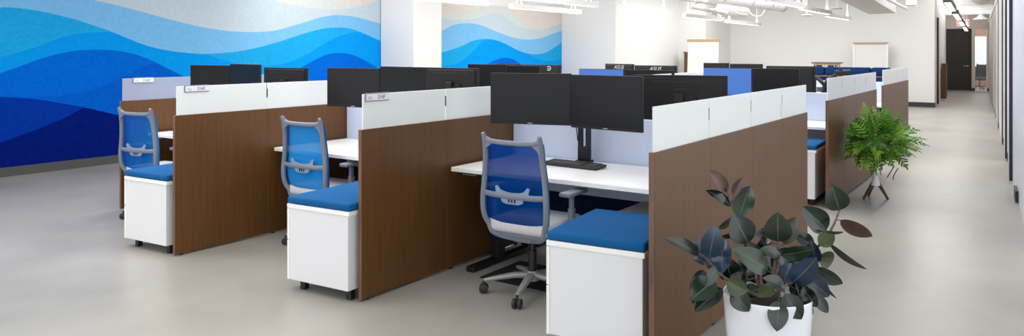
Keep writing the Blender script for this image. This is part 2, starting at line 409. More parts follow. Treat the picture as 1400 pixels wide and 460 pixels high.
b = BM(); ebox(b, s_d0-.03, s_d0, -.12, .015, 0, 2.43); ebox(b, s_d1, s_d1+.03, -.12, .015, 0, 2.43); ebox(b, s_d0-.03, s_d1+.03, -.12, .015, 2.41, 2.44)
struct('trim_20', b, M['dark_frame'])
b = BM()
hp = eA+ed*(s_d1-.1)+en*(-.02)+Vector((0, 0, .98))
cyl(b, hp-en*.02, hp+en*.05, .03); tube(b, [hp+en*.05, hp+en*.05-ed*.16], .012)
finish('door_handle', b, M['steel'], dr, True)
b = BM(); ebox(b, s_w0, s_w1, -.06, -.05, .02, 2.43); struct('window_20', b, M['clear'])
# room behind the side light
b = BM(); bx(b, -4.5, 1.5, 38.6, 38.8, 0, CEIL); struct('wall_brick', b, M['brick'])
b = BM(); bx(b, -2.3, -1.72, 38.55, 38.6, .9, 2.2); struct('window_21', b, M['day_pane'])
# dark jamb of an opening on the corridor's left side
b = BM()
ldir = (Vector((-2.97, 34.3, 0))-Vector((-2.34, 23.8, 0))).normalized(); lnor = Vector((ldir.y, -ldir.x, 0))
for s0, s1 in ((1.5, 1.75),):
    p0 = Vector((-2.34, 23.8, 0))+ldir*s0
    p = [p0+ldir*(s1-s0)*k+lnor*o+Vector((0, 0, z)) for z in (0, 2.55) for k, o in ((0, -.02), (1, -.02), (1, .05), (0, .05))]
    v = [b.verts.new(q) for q in p]
    for q in ((0, 1, 2, 3), (4, 7, 6, 5), (0, 4, 5, 1), (1, 5, 6, 2), (2, 6, 7, 3), (3, 7, 4, 0)): b.faces.new([v[i] for i in q])
struct('trim_21', b, M['dark_frame'])
# beams over the corridor
for i, (aa, zz) in enumerate(((26.5, 2.95), (28.3, 2.98), (30.2, 2.98), (32.0, 2.9))):
    b = BM(); bx(b, -2.95, .0, aa, aa+.22, zz, zz+.25); struct('ceiling_beam' if i == 0 else 'ceiling_beam.%03d' % i, b, M['ceil'])

# ------------------------------------------------------------------ partitions
def partition(bR, seams, label, hb=1.07, hg=1.29, group=None, glass='glass'):
    """bR: x of the right face, seams: y of unit edges"""
    t = thing('partition_panel', label, 'partition', (bR-.015, seams[0], 0), 0, group)
    for i, (a0, a1) in enumerate(zip(seams, seams[1:])):
        l0, l1 = a0-seams[0], a1-seams[0]
        b = BM(); bx(b, -.015, .015, l0+(.001 if i else .0), l1-.001, .012, hb, .0015, 0, 1)
        for f in b.faces:
            if abs(f.normal.y) > .9 or f.normal.z > .9: f.material_index = 1
        finish('wood_panel', b, [M['wood'], M['wood_edge']], t)
        b = BM(); bx(b, -.006, .006, l0+(.022 if i == 0 else .006), l1-.006, hb-.002, hg, .0015, 0, 1)
        finish('glass_screen', b, M[glass], t)
        if i:
            b = BM(); bx(b, -.005, .005, l0-.007, l0+.007, hb+.1, hb+.17); finish('glass_clip', b, M['black_metal'], t)
        b = BM(); cyl(b, (0, l0+.06, 0), (0, l0+.06, .014), .016, 12); finish('leveling_foot', b, M['black_metal'], t)
    return t
partition(-7.36, [3.86, 4.94, 5.6], 'partition behind the left chair, shorter walnut panel with bluish frosted glass top', glass='glass_clear')
partition(-5.36, [3.22, 4.06, 4.94, 5.66, 6.3], 'walnut partition with frosted glass top beside the leftmost white cabinet')
partition(-3.44, [3.30, 4.12, 4.94, 5.66, 6.3], 'walnut partition with frosted glass top between the middle and right desks')
partition(-1.51, [3.36, 4.12, 4.88, 5.6, 6.3], 'walnut partition with frosted glass top right behind the rubber plant')
partition(-1.69, [7.88, 8.55, 9.25, 9.9, 10.6], 'walnut partition with glass top behind the fern on the tripod stand')
partition(-3.6, [7.8, 8.5, 9.3, 10.0, 10.6], 'pale glass topped partition beyond the near row, right of the twin logo monitors')
partition(-1.80, [11.85, 12.5, 13.15, 13.8, 14.35], 'farthest walnut partition with glass top, beside the navy banquette')

# name plates
def name_plate(bR, a0, s, label, zt=1.292, L=.21, H=.05, blank=False):
    t = thing('name_plate', label, 'name plate', (bR-.0085, a0, zt))
    b = BM(); bx(b, 0, .006, 0, L, -H, .004, .001); finish('plate_holder', b, M['plate_grey'] if not blank else M['glass'], t)
    b = BM(); bx(b, .005, .008, .008, L, -H+.006, -.002); finish('plate', b, M['plate'] if not blank else M['glass'], t)
    if blank: return t
    b = BM()
    mtx = Matrix.Translation((.0085, L*.66, -.024)) @ Matrix.Rotation(PI/2, 4, 'Z') @ Matrix.Rotation(PI/2, 4, 'X')
    text_bm(b, s, .034, mtx)
    finish('lettering', b, M['ink'], t)
    b = BM()   # hand-drawn loop mark
    pts = [(.0085, .022+.01*k/3, -.036+.02*k/3) for k in range(4)]
    tube(b, pts, .0012, 5)
    tube(b, [(.0085, .046+.009*math.cos(k*PI/8+2.2), -.026+.011*math.sin(k*PI/8+2.2)) for k in range(13)], .0011, 5)
    finish('squiggle_mark', b, M['ink'], t)
    return t
name_plate(-7.36, 3.98, '216D', 'white name plate reading 216D on the bluish glass at left')
name_plate(-5.36, 3.30, '216E', 'white name plate reading 216E on glass')
name_plate(-3.44, 3.335, '216F', 'white name plate reading 216F on glass')
name_plate(-1.51, 5.56, '', 'blank translucent plate on the glass end, behind the rubber plant', zt=1.165, L=.36, H=.08, blank=True)

# fabric dividers (spines)
def divider(b0, b1, a, label, group=None, navy=True):
    t = thing('fabric_divider', label, 'divider', ((b0+b1)/2, a, 0), 0, group)
    w = (b1-b0)/2
    b = BM(); bx(b, -w, w, -.02, .02, .48, 1.07, .006); finish('fabric_panel', b, M['fabric'], t)
    if navy:
        b = BM(); bx(b, -w, w, -.018, .018, .06, .48, .004); finish('lower_panel', b, M['navy_felt'], t)
    for s in (-1, 1):
        b = BM(); bx(b, s*(w-.12)-.03, s*(w-.12)+.03, -.03, .03, 0, .07); finish('foot', b, M['black_metal'], t)
    return t
divider(-5.35, -3.475, 4.96, 'pale grey fabric divider behind the middle desk')
divider(-3.435, -1.545, 4.96, 'pale grey fabric divider behind the desk with the keyboard')
divider(-7.35, -5.395, 4.96, 'fabric divider behind the leftmost desk, mostly hidden')
divider(-3.595, -1.725, 9.33, 'pale fabric divider behind the rubber plant partition, under the monitor arm')
divider(-3.595, -1.835, 13.2, 'pale fabric divider in the farthest row, left of the last partition')

# ------------------------------------------------------------------ desks
def desk(b0, b1, a0, a1, label, group=None, h=.74, back=False, legs=True):
    cx = (b0+b1)/2; cyy = (a0+a1)/2
    t = thing('standing_desk', label, 'desk', (cx, cyy, 0), PI if back else 0, group)
    w = (b1-b0)/2; d = (a1-a0)/2
    b = BM(); bx(b, -w, w, -d, d, h-.03, h, .003); finish('desktop', b, M['white_lam'], t)
    for s in (-1, 1):
        b = BM()
        bx(b, s*(w-.12)-.03, s*(w-.12)+.03, -.05, .05, .035, .68, .004)
        bx(b, s*(w-.12)-.022, s*(w-.12)+.022, -.042, .042, .4, h-.03, .002)
        l = finish('leg', b, M['black_metal'], t)
        b = BM(); bx(b, s*(w-.12)-.035, s*(w-.12)+.035, -d+.06, d-.04, 0, .04, .008); finish('foot', b, M['black_metal'], l)
    b = BM(); bx(b, -w+.1, w-.1, -.03, .03, h-.07, h-.03); finish('crossbeam', b, M['black_metal'], t)
    b = BM(); bx(b, -w+.06, -w+.24, -d+.01, -d+.08, h-.052, h-.03, .003)
    for k in range(6): box(b, (-w+.11+k*.02, -d+.008, h-.041), (.007, .006, .005), 0, None, 1)
    finish('control_panel', b, [M['black_metal'], M['logo_grey']], t)
    return t
desk(-3.40, -1.56, 4.12, 4.93, 'white standing desk with the black keyboard')
desk(-5.33, -3.49, 4.10, 4.93, 'white standing desk with the middle chair pulled up')
desk(-7.30, -5.40, 4.10, 4.93, 'white standing desk with the leftmost chair pulled up')
desk(-3.56, -1.74, 8.55, 9.3, 'white desk in the second row, seen over a blue cushion')
desk(-3.56, -1.84, 12.4, 13.17, 'white desk in the farthest row, just a sliver')

desk(-3.40, -1.56, 4.99, 5.72, 'white desk on the far side of the divider, under the single black monitor back', back=True)
desk(-5.33, -3.49, 4.99, 5.72, 'white desk behind the middle divider, hidden by the 216F glass', back=True)
desk(-7.30, -5.40, 4.99, 5.72, 'white desk behind the leftmost divider, hidden by the 216E glass', back=True)
desk(-5.55, -3.64, 8.55, 9.3, 'white desk in the second row, under the sliver screen with painted blue reflection')
desk(-7.55, -5.6, 8.55, 9.3, 'white desk in the second row, nearest the mural')
desk(-3.56, -1.74, 9.36, 10.1, 'white desk in the second row, under the dark grey monitor back', back=True)
desk(-5.75, -3.64, 9.36, 10.1, 'white desk in the second row, under the two monitor backs with white logos', back=True)
desk(-7.95, -5.8, 9.36, 10.7, 'white desk in the second row, under the monitor back with a round logo', back=True)
desk(-5.4, -3.6, 12.4, 13.17, 'white desk in the farthest row, under the two far monitors')

# ------------------------------------------------------------------ storage benches
def bench(label, loc, yaw, group='cushion topped white cabinets'):
    t = thing('storage_bench', label, 'cabinet', (loc[0], loc[1], 0), yaw, group)
    w, d = .542, .66         # origin = front left corner
    b = BM(); bx(b, .018, w-.012, .006, d-.006, .068, .535, .003); finish('body', b, M['white_metal'], t)
    b = BM(); bx(b, 0, w, 0, d, .535, .563, .003); finish('lid', b, M['white_lam'], t)
    b = BM(); bx(b, .0, w, .0, d, .564, .612, .014, 0, 3); finish('cushion', b, M['cushion'], t, True)
    for z0, z1 in ((.068, .325), (.330, .53)):
        b = BM(); bx(b, 0, .018, .002, d-.002, z0, z1, .002); dr = finish('drawer', b, M['white_lam'], t)
        b = BM(); bx(b, -.012, 0, d/2-.07, d/2+.07, z1-.045, z1-.03, .003); finish('drawer_handle', b, M['steel'], dr)
    for x in (.09, w-.05):
        for y in (.07, d-.07):
            b = BM(); bx(b, x-.02, x+.02, y-.02, y+.02, 0, .075, .002); finish('foot', b, M['black_metal'], t)
    return t
c3 = bench('largest white cabinet with blue cushion, in the right foreground by the rubber plant', (-2.125, 3.36), R(5.5))
copy_thing(c3, (-4.028, 3.20, 0), R(4), 'white cabinet with blue cushion, between the two nearest walnut partitions')
copy_thing(c3, (-5.98, 3.16, 0), R(4), 'leftmost white cabinet with blue cushion')
copy_thing(c3, (-2.36, 7.9, 0), R(3), 'distant white cabinet with blue cushion, left of the fern')
# low white pedestal under the right desk
t = thing('under_desk_pedestal', 'low white pedestal under the desk, just behind the foreground cushion', 'cabinet', (-2.19, 4.14, 0))
b = BM(); bx(b, 0, .42, 0, .56, .06, .52, .004); finish('body', b, M['white_metal'], t)
b = BM(); bx(b, -.004, .424, -.004, .564, .52, .54, .003); finish('top', b, M['cream'], t)
for z0, z1 in ((.07, .28), (.285, .515)):
    b = BM(); bx(b, .02, .40, -.018, 0, z0, z1, .002); finish('drawer', b, M['white_lam'], t)
for x in (.06, .36):
    for y in (.06, .5):
        b = BM(); cyl(b, (x, y, 0), (x, y, .065), .022); finish('caster', b, M['rubber'], t)
b = BM(); box(b, (-2.72, 4.37, .002), (.86, .5, .004), .001); tag(finish('foot_mat', b, M['mat_black']), 'black foot mat on the floor under the right chair', 'mat')

# ------------------------------------------------------------------ office chair
def make_chair(label, loc, yaw, mats=None, name='office_chair', group='blue mesh task chairs'):
    g = dict(frame=M['chair_grey'], mesh=M['chair_mesh'], lum=M['chair_light'], seat=M['seat_grey'], base=M['base_silver'])
    if mats: g.update(mats)
    t = thing(name, label, 'chair', (loc[0], loc[1], 0), yaw, group)
    prof = [(.37, -.09), (.42, -.165), (.50, -.212), (.60, -.226), (.72, -.222), (.85, -.228), (.96, -.240), (1.02, -.252)]
    def yb(z): return smooth_interp(prof, z)
    wid = [(.40, .15), (.46, .205), (.52, .226), (.62, .232), (.75, .222), (.90, .207), (1.02, .203)]
    def wb(z): return smooth_interp(wid, z)
    # frame: side rails, bottom yoke, top rail with raised corners
    b = BM()
    zs = [1.045, 1.015, .96, .88, .80, .72, .64, .56, .50, .455]
    left = [(-wb(z)-(.006 if z > 1.03 else 0), yb(min(z, 1.02))-(.012 if z > 1.03 else 0), z) for z in zs]
    yoke = [(-.19, -.185, .415), (-.145, -.15, .385), (-.07, -.115, .368), (0, -.105, .365)]
    half = left+yoke
    pts = half+[(-x, y, z) for x, y, z in half[-2::-1]]
    rad = [.011, .019]+[.0185]*(len(half)-2)
    rad = rad+rad[-2::-1]
    pp = spline(pts, 3)
    rr = []
    for i in range(len(rad)-1):
        for k in range(3): rr.append(rad[i]+(rad[i+1]-rad[i])*k/3)
    rr.append(rad[-1])
    tube(b, pp, rr, 8)
    top = [(-.203, -.252, 1.012), (-.16, -.252, .997), (-.09, -.256, .992), (0, -.258, .991), (.09, -.256, .992), (.16, -.252, .997), (.203, -.252, 1.012)]
    tube(b, spline(top, 3), .013, 8, flat=(1.25, .9))
    # inner corner webs
    for s in (-1, 1):
        prism(b, [(s*.205, 1.03), (s*.205, .91), (s*.185, .955), (s*.13, .99), (s*.16, 1.008)], -.256, -.238)
    finish('back_frame', b, g['frame'], t, True)
    # mesh: a shallow blue shell fixed to the front of the frame
    b = BM(); nx, nz = 12, 18; rows = []
    us = [(-1, 0), (-1, 1)]+[(-1+2*i/nx, 1) for i in range(1, nx)]+[(1, 1), (1, 0)]
    for j in range(nz+1):
        z = .475+(.992-.475)*j/nz; row = []
        for u, k in us:
            x = u*(wb(z)+(.004 if k else -.004))
            y = yb(z)+(.008+.030*u**4 if k else .0)
            row.append(b.verts.new((x, y, z)))
        rows.append(row)
    for j in range(nz):
        for i in range(len(us)-1): b.faces.new((rows[j][i], rows[j][i+1], rows[j+1][i+1], rows[j+1][i]))
    bmesh.ops.solidify(b, geom=b.faces[:], thickness=.003)
    finish('back_mesh', b, g['mesh'], t, True)
    # lumbar bar and pad
    b = BM(); tube(b, [(-.228, -.224, .665), (-.15, -.246, .662), (0, -.253, .66), (.15, -.246, .662), (.228, -.224, .665)], .011, 8, flat=(1.6, .6)); lb = finish('lumbar_bar', b, g['frame'], t, True)
    b = BM()
    outline = [(-.125, .715), (-.11, .722), (-.085, .695), (-.05, .685), (0, .682), (.05, .685), (.085, .695), (.11, .722), (.125, .715), (.115, .66), (.085, .652), (.075, .622), (.045, .612), (-.045, .612), (-.075, .622), (-.085, .652), (-.115, .66)]
    prism(b, outline, -.247, -.237)
    for s in (-.022, 0, .022): bx(b, s-.004, s+.004, -.251, -.247, .622, .65, 0, 1)
    finish('lumbar_pad', b, [g['lum'], M['mon_black']], lb)
    # seat
    b = BM(); box(b, (0, .03, .455), (.47, .46, .085), .035, None, 0, 4)
    for v in b.verts:
        if v.co.y > .15: v.co.z -= (v.co.y-.15)**2*.5
    finish('seat', b, g['seat'], t, True)
    b = BM(); box(b, (0, .0, .402), (.34, .34, .03), .012); box(b, (0, -.03, .375), (.14, .22, .05), .015); finish('seat_mechanism', b, g['frame'], t)
    for s in (-1, 1):
        b = BM(); tube(b, spline([(s*.16, .0, .395), (s*.25, .0, .40), (s*.285, .0, .43), (s*.285, .0, .50)], 4), .017, 8, flat=(1, 1.4))
        bx(b, s*.285-.017, s*.285+.017, -.022, .022, .46, .58, .006); bx(b, s*.285-.012, s*.285+.012, -.017, .017, .57, .66, .004)
        ar = finish('armrest', b, g['frame'], t, True)
        b = BM(); box(b, (s*.285, .03, .672), (.085, .25, .028), .012, None, 0, 3); finish('arm_pad', b, g['frame'], ar, True)
    b = BM(); cyl(b, (0, 0, .08), (0, 0, .28), .027, 16); cyl(b, (0, 0, .26), (0, 0, .37), .016, 12); finish('gas_column', b, M['black_metal'], t, True)
    b = BM(); lathe(b, [(0, .145), (.035, .145), (.045, .12), (.045, .085), (0, .085)], 20)
    for k in range(5):
        a = R(212+72*k)-yaw_base
        d = Vector((math.cos(a), math.sin(a), 0))
        tube(b, [d*.02+Vector((0, 0, .118)), d*.12+Vector((0, 0, .115)), d*.24+Vector((0, 0, .095)), d*.315+Vector((0, 0, .082))], [.03, .027, .021, .014], 8, flat=(.75, 1.0))
    finish('base', b, g['base'], t, True)
    for k in range(5):
        a = R(212+72*k)-yaw_base
        d = Vector((math.cos(a), math.sin(a), 0)); n = Vector((-d.y, d.x, 0)); c = d*.315+Vector((0, 0, .03))
        b = BM()
        for s in (-1, 1):
            tube(b, [c+n*(s*.006), c+n*(s*.012), c+n*(s*.026), c+n*(s*.03)], [.024, .03, .03, .022], 16)
        cyl(b, c, c+Vector((0, 0, .052)), .009, 8)
        finish('caster', b, M['rubber'], t, True)
    return t
yaw_base = 0
ch = make_chair('blue mesh chair in front of the desk with the keyboard, nearest of three', (-2.67, 4.06), R(2))
copy_thing(ch, (-4.71, 4.12, 0), R(3), 'blue mesh chair at the middle desk')
copy_thing(ch, (-6.72, 3.88, 0), R(9), 'leftmost blue mesh chair, in front of the shorter partition')
dk = dict(frame=M['dark_frame'], mesh=M['mon_black'], lum=M['mon_black'], seat=M['navy_frame'], base=M['black_metal'])
make_chair('dark chair seen through the glass beside the corridor door', (-1.95, 36.3), R(160), dk, group=None)

# ------------------------------------------------------------------ monitors
def monitor(label, L, Rr, top, H=.345, front=True, group=None, blue=False, logo=None, name='monitor', slot=True, W=None, stand=True):
    """L,R: ground points (x,y) of the left and right ends as seen from the room"""
    L = Vector((L[0], L[1], 0)); Rr = Vector((Rr[0], Rr[1], 0)); d = Rr-L; w = d.length if W is None else W
    yaw = math.atan2(d.y, d.x)
    c = (L+Rr)/2
    if not front: yaw += PI
    t = thing(name, label, 'monitor', (c.x, c.y, top-H/2), yaw, group)
    # local: screen faces -y
    b = BM(); bx(b, -w/2, w/2, -.008, .012, -H/2, H/2, .003)
    prism(b, [(-.12, -.12), (.12, -.12), (.12, .03), (-.12, .03)], .012, .034)
    box(b, (0, .014, .01), (w*.9, .02, H*.86), .009)
    finish('housing', b, M['mon_black'], t)
    if stand:
        zb = .742-(top-H/2)
        b = BM(); bx(b, -.035, .035, .028, .055, zb+.012, .05, .006); bx(b, -.12, .12, -.06, .11, zb, zb+.014, .005); finish('stand', b, M['black_metal'], t)
    b = BM(); bx(b, -w/2+.006, w/2-.006, -.0095, -.007, -H/2+.02, H/2-.006); finish('screen', b, M['screen_sky'] if blue else M['screen'], t)
    if front:
        b = BM(); bx(b, -.018, .018, -.0095, -.008, -H/2+.007, -H/2+.012); finish('brand_mark', b, M['logo_grey'], t)
    if not front:
        if slot:
            b = BM(); bx(b, -.2, .2, .0235, .026, H*.36, H*.38); finish('vent_slot', b, M['rubber'], t)
            b = BM()
            for k in range(4): bx(b, -.05+k*.022, -.036+k*.022, .0235, .0255, H*.2, H*.23)
            finish('brand_mark', b, M['wire'], t)
        if logo:
            b = BM(); mtx = Matrix.Translation((0, .0255, H*.36)) @ Matrix.Rotation(PI, 4, 'Z') @ Matrix.Rotation(PI/2, 4, 'X')
            text_bm(b, logo, .075, mtx, .001, 0, .35); finish('logo', b, M['logo_grey'], t)
    return t
def g(px, Z): return XZ((px-CX)/F*Z, Z)
# near row, right desk
m1 = monitor('left of the two large dark screens above the keyboard', g(671, 5.38), g(781, 5.20), 1.405, .36, stand=False)
m2 = monitor('right of the two large dark screens above the keyboard', g(781.5, 5.14), g(879, 4.78), 1.40, .36, stand=False)
monitor('black monitor seen from behind, right of the two screens above the keyboard', g(866, 5.62), g(995, 5.36), 1.385, .36, False)
# near row, middle desk
m3 = monitor('left of the paired screens above the middle desk', g(448, 6.35), g(520, 6.12), 1.42, .325, stand=False)
m4 = monitor('right of the paired screens above the middle desk', g(520.5, 6.12), g(583, 5.72), 1.437, .325, stand=False)
monitor('monitor back right of the paired middle screens, behind the 216F glass', g(583, 6.98), g(655, 6.62), 1.41, .35, False)
# near row, left desk
m5 = monitor('left of the paired screens above the leftmost desk, against the mural', g(261, 7.35), g(315, 7.10), 1.425, .325, stand=False)
m6 = monitor('right of the paired screens above the leftmost desk, against the mural', g(315.5, 7.10), g(356, 6.75), 1.44, .325, stand=False)
monitor('monitor back before the mural, right of the leftmost paired screens', g(362, 8.10), g(421, 7.75), 1.385, .35, False)
# second row
monitor('screen with painted blue sky reflection, above the glass of the rubber plant partition', g(962, 9.15), g(1028, 8.85), 1.36, .34, True, blue=True)
monitor('dark screen directly right of the screen with painted blue reflection', g(1028.5, 8.82), g(1093, 8.50), 1.36, .34)
monitor('dark grey monitor back left of the black monitor arm', g(1048, 9.75), g(1116, 9.35), 1.37, .35, False, slot=False)
monitor('screen sliver with painted blue sky reflection, just above the right large screen', g(792, 9.75), g(853, 9.45), 1.332, .33, True, blue=True)
monitor('dark screen right of the sliver with painted blue reflection', g(853.5, 9.42), g(922, 9.05), 1.328, .33)
monitor('grey monitor back with white logo, left of the pair', g(828, 10.95), g(867, 10.6), 1.378, .34, False, logo='ASUS', slot=False)
monitor('grey monitor back with white logo, right of the pair', g(868, 10.55), g(926, 10.2), 1.362, .34, False, logo='ASUS', slot=False)
monitor('left of the dark screens below the mural, left of the column block', g(640, 10.9), g(692, 10.6), 1.372, .33)
monitor('right of the dark screens below the mural, left of the column block', g(692.5, 10.55), g(738, 10.25), 1.36, .33)
mo = monitor('black monitor back with a round white logo, below the mural', g(712, 11.6), g(767, 11.25), 1.355, .34, False, slot=False)
b = BM(); tube(b, [(-.155+.03*math.cos(k*PI/12+.6), .0255, .115+.03*math.sin(k*PI/12+.6)) for k in range(21)], .0055, 6); bx(b, -.18, -.13, .0235, .027, .11, .118); finish('logo', b, M['logo_grey'], mo)
monitor('black monitor back left of the one with a round logo, below the mural', g(680, 11.95), g(711, 11.65), 1.362, .33, False, slot=False)
# far row
monitor('left of two far monitors above the screen with painted blue reflection', g(962, 13.3), g(997, 13.1), 1.353, .33, False, slot=False)
monitor('right of two far monitors above the screen with painted blue reflection', g(998, 13.0), g(1043, 12.75), 1.342, .33, False, slot=False)

def dual_arm(x, y, targets, label, zd=.74, back=False):
    t = thing('monitor_mount', label, 'monitor arm', (x, y, zd), 0)
    b = BM(); bx(b, -.05, .05, -.055, .055, 0, .02, .004); bx(b, -.045, .045, -.02, .03, .02, .12, .004); finish('base', b, M['black_metal'], t)
    for s in (-1, 1):
        b = BM(); bx(b, s*.032-.017, s*.032+.017, -.012, .022, .02, .44, .006); finish('column', b, M['black_metal'], t)
    for tx, ty, tz in targets:
        b = BM(); s = 1 if tx > x else -1
        p = Vector((tx-x, ty-y, tz-zd)); 
        tube(b, [(s*.032, 0, .40), (s*.032+(p.x-s*.032)*.5, p.y*.5+.02*(1 if not back else -1), max(.40, p.z-.02)), (p.x, p.y+(.065 if not back else -.065), p.z)], .016, 8)
        finish('arm', b, M['black_metal'], t)
    b = BM()
    for s in (-1, 1): tube(b, spline([(s*.035, -.02, .40), (s*.07, -.03, .33), (s*.05, -.028, .25), (s*.04, -.024, .16)], 4), .004, 6)
    finish('cable', b, M['rubber'], t)
    return t
ax, ay = U(796, 216, .80)
dual_arm(-2.73, 4.84, [(m1.location.x, m1.location.y+.0, 1.22), (m2.location.x, m2.location.y, 1.22)], 'black dual monitor arm on the desk behind the keyboard')
for mA, mB, lb in ((m3, m4, 'black dual monitor arm behind the 216F glass, holding the paired middle screens'), (m5, m6, 'black dual monitor arm behind the 216E glass, holding the leftmost paired screens')):
    jx = (mA.location.x+mB.location.x)/2+.04
    dual_arm(jx, 4.86, [(mA.location.x, mA.location.y, 1.24), (mB.location.x, mB.location.y, 1.26)], lb)
# free arm beyond the near glass, seen between partition and banquette
vz = 9.0
v0 = P3(1128.5, 126.6, vz)
t = thing('monitor_mount', 'black V shaped monitor arm below the navy banquette', 'monitor arm', v0, YAW)
vm = (Matrix.Translation(v0) @ Matrix.Rotation(YAW, 4, 'Z')).inverted()
def vp(px, py, dz=0): return vm @ P3(px, py, vz+dz)
b = BM(); bx(b, -.05, .05, -.03, .03, 0, .012, .003); cyl(b, vp(1130, 126), vp(1130, 111), .022, 10); cyl(b, vp(1126.5, 126), vp(1126.5, 114), .014, 10); finish('post', b, M['black_metal'], t, True)
b = BM(); tube(b, [vp(1130, 114), vp(1131, 110), vp(1143, 102.5)], [.024, .026, .02], 10); finish('arm', b, M['black_metal'], t, True)
b = BM(); tube(b, [vp(1127, 119), vp(1126, 115), vp(1114, 104, .1)], [.02, .024, .018], 10); finish('arm', b, M['black_metal'], t, True)
b = BM(); cyl(b, vp(1142, 100), vp(1162, 99), .034, 14); cyl(b, vp(1149, 104), vp(1149, 94), .026, 12); cyl(b, vp(1158, 103), vp(1158, 96), .022, 12); finish('head', b, M['black_metal'], t, True)
b = BM(); q0 = vp(1116, 125.5, .06); q1 = vp(1126, 119, .06); bx(b, q0.x, q1.x, q0.y-.01, q0.y+.01, q0.z, q1.z, .006); finish('bracket', b, M['chair_grey'], t)

# keyboard
kx, ky = U(785, 221, .75)
t = thing('keyboard', 'black keyboard on the white desk', 'keyboard', (-2.70, 4.64, .741), R(-4))
b = BM(); box(b, (0, 0, .012), (.45, .15, .02), .005, Matrix.Rotation(R(3), 4, 'X')); finish('body', b, M['kbd'], t)
for nm, xa, xb in (('main_keys', -.212, .09), ('number_keys', .105, .21)):
    b = BM()
    for r_ in range(6):
        x = xa
        while x < xb-.012:
            w = .017
            if nm == 'main_keys' and r_ == 5 and -.13 < x < -.1: w = .095
            box(b, (x+w/2, .053-r_*.0205, .0245+.0025-r_*.0009), (w-.001, .0195, .007), .0015, Matrix.Rotation(R(3), 4, 'X'), 0, 1)
            x += w+.002
    bx(b, xa, xb-.003, -.06, .063, .016, .0225)
    finish(nm, b, M['keys'], t)

# ------------------------------------------------------------------ background furniture
# navy banquette
t = thing('banquette', 'navy upholstered banquette with walnut rail in front of the back wall', 'sofa', (-3.1, 16.1, 0), R(-2))
for x0, x1 in ((-1.0, -.42), (-.41, .43), (.45, .78)):
    b = BM(); bx(b, x0, x1, -.09, .09, 1.075, 1.24, .035, 0, 3); finish('back_cushion', b, M['navy_sofa'], t, True)
b = BM(); bx(b, -1.02, .80, -.12, .12, 1.045, 1.075, .004); finish('rail', b, M['sofa_wood'], t)
b = BM(); bx(b, -1.0, .78, -.1, .1, .42, 1.045, .02); finish('back_panel', b, M['navy_sofa'], t)
b = BM(); bx(b, -1.0, .78, .08, .62, .3, .46, .03, 0, 3); finish('seat', b, M['navy_sofa'], t, True)
b = BM(); bx(b, -1.0, .78, -.08, .6, .06, .3, .004); finish('plinth', b, M['sofa_wood'], t)
for x in (-.9, .7):
    for y in (0, .5):
        b = BM(); bx(b, x-.03, x+.03, y-.03, y+.03, 0, .06); finish('foot', b, M['black_metal'], t)
# beige cabinet behind it
(cx0, cy0), Zc = atA(1131, 20)
t = thing('cupboard', 'small beige cupboard with dark hardware, behind the navy banquette', 'cupboard', (cx0, cy0, 0), 0)
b = BM(); bx(b, -.27, .27, -.22, .22, .05, 1.25, .004); finish('body', b, M['cab_beige'], t)
b = BM(); bx(b, -.32, .32, -.26, .26, 1.25, 1.285, .004); finish('top', b, M['cab_top'], t)
for s in (-1, 1):
    b = BM(); bx(b, s*.135-.125, s*.135+.125, -.24, -.22, .08, 1.23, .003); d = finish('door', b, M['cab_beige'], t)
    b = BM()
    bx(b, s*.135-.07, s*.135+.07, -.247, -.24, 1.165, 1.215); finish('door_vent', b, M['black_metal'], d)
    b = BM(); bx(b, s*.245-.015, s*.245+.015, -.25, -.24, 1.16, 1.22); finish('hinge', b, M['black_metal'], d)
b = BM(); bx(b, -.26, .26, -.2, .2, 0, .05); finish('plinth', b, M['cab_top'], t)
# whiteboards
def easel(label, p, yaw, w=1.0, h=1.86, lean=.22, side=.22):
    t = thing('whiteboard_easel', label, 'whiteboard', (p[0], p[1], 0), yaw, None)
    rot = Matrix.Rotation(-math.atan(lean/h)*1.0, 4, 'X')
    b = BM(); box(b, (0, -lean/2, h/2+.02), (w, .025, h-.04), .003, rot); finish('board', b, M['board_white'], t)
    b = BM(); bx(b, -w/2-.03, w/2+.03, -.03, .05, h-.02, h+.05, .004); finish('top_rail', b, M['board_wood'], t)
    rot2 = Matrix.Rotation(math.atan(side/h), 4, 'X')
    b = BM(); box(b, (0, side/2+.02, h/2), (w-.02, .02, h-.03), .003, rot2); finish('rear_board', b, M['wall_white'], t)
    for s in (-1, 1):
        b = BM(); tube(b, [(s*(w/2-.04), -lean, 0), (s*(w/2-.04), 0, h)], .018, 8); tube(b, [(s*(w/2-.04), side+.02, 0), (s*(w/2-.04), .02, h)], .018, 8); finish('leg', b, M['wall_white'], t)
    return t
(p0, _), (p1, _) = atA(940, 20.2), atA(984, 20.2)
easel('whiteboard easel with oak top rail by the grey recess', ((p0[0]+p1[0])/2, 20.2), R(6), w=abs(p1[0]-p0[0])-.08, h=1.84)
(p0, _), (p1, _) = atA(1165.5, 23.3), atA(1213.5, 23.3)
t = thing('whiteboard', 'white board with oak top rail standing against the back wall', 'whiteboard', ((p0[0]+p1[0])/2, 23.4, 0))
w = abs(p1[0]-p0[0])/2
b = BM(); bx(b, -w+.05, w-.05, -.03, .0, .1, 1.76); finish('board', b, M['board_white'], t)
b = BM(); bx(b, -w, w, -.06, .04, 1.76, 1.81, .004); finish('top_rail', b, M['board_wood'], t)
for s in (-1, 1):
    b = BM(); bx(b, s*(w-.025)-.03, s*(w-.025)+.03, -.05, .02, 0, 1.76, .003); finish('post', b, M['white_metal'], t)
t = thing('cupboard', 'brown wooden cupboard edge in the grey recess', 'cupboard', (-8.30, 21.35, 0))
b = BM(); bx(b, -.26, .2, -.2, .2, .04, 1.5, .004); finish('body', b, M['wood'], t)
b = BM(); bx(b, -.28, .22, -.22, .22, 1.5, 1.54, .003); finish('top', b, M['wood_edge'], t)
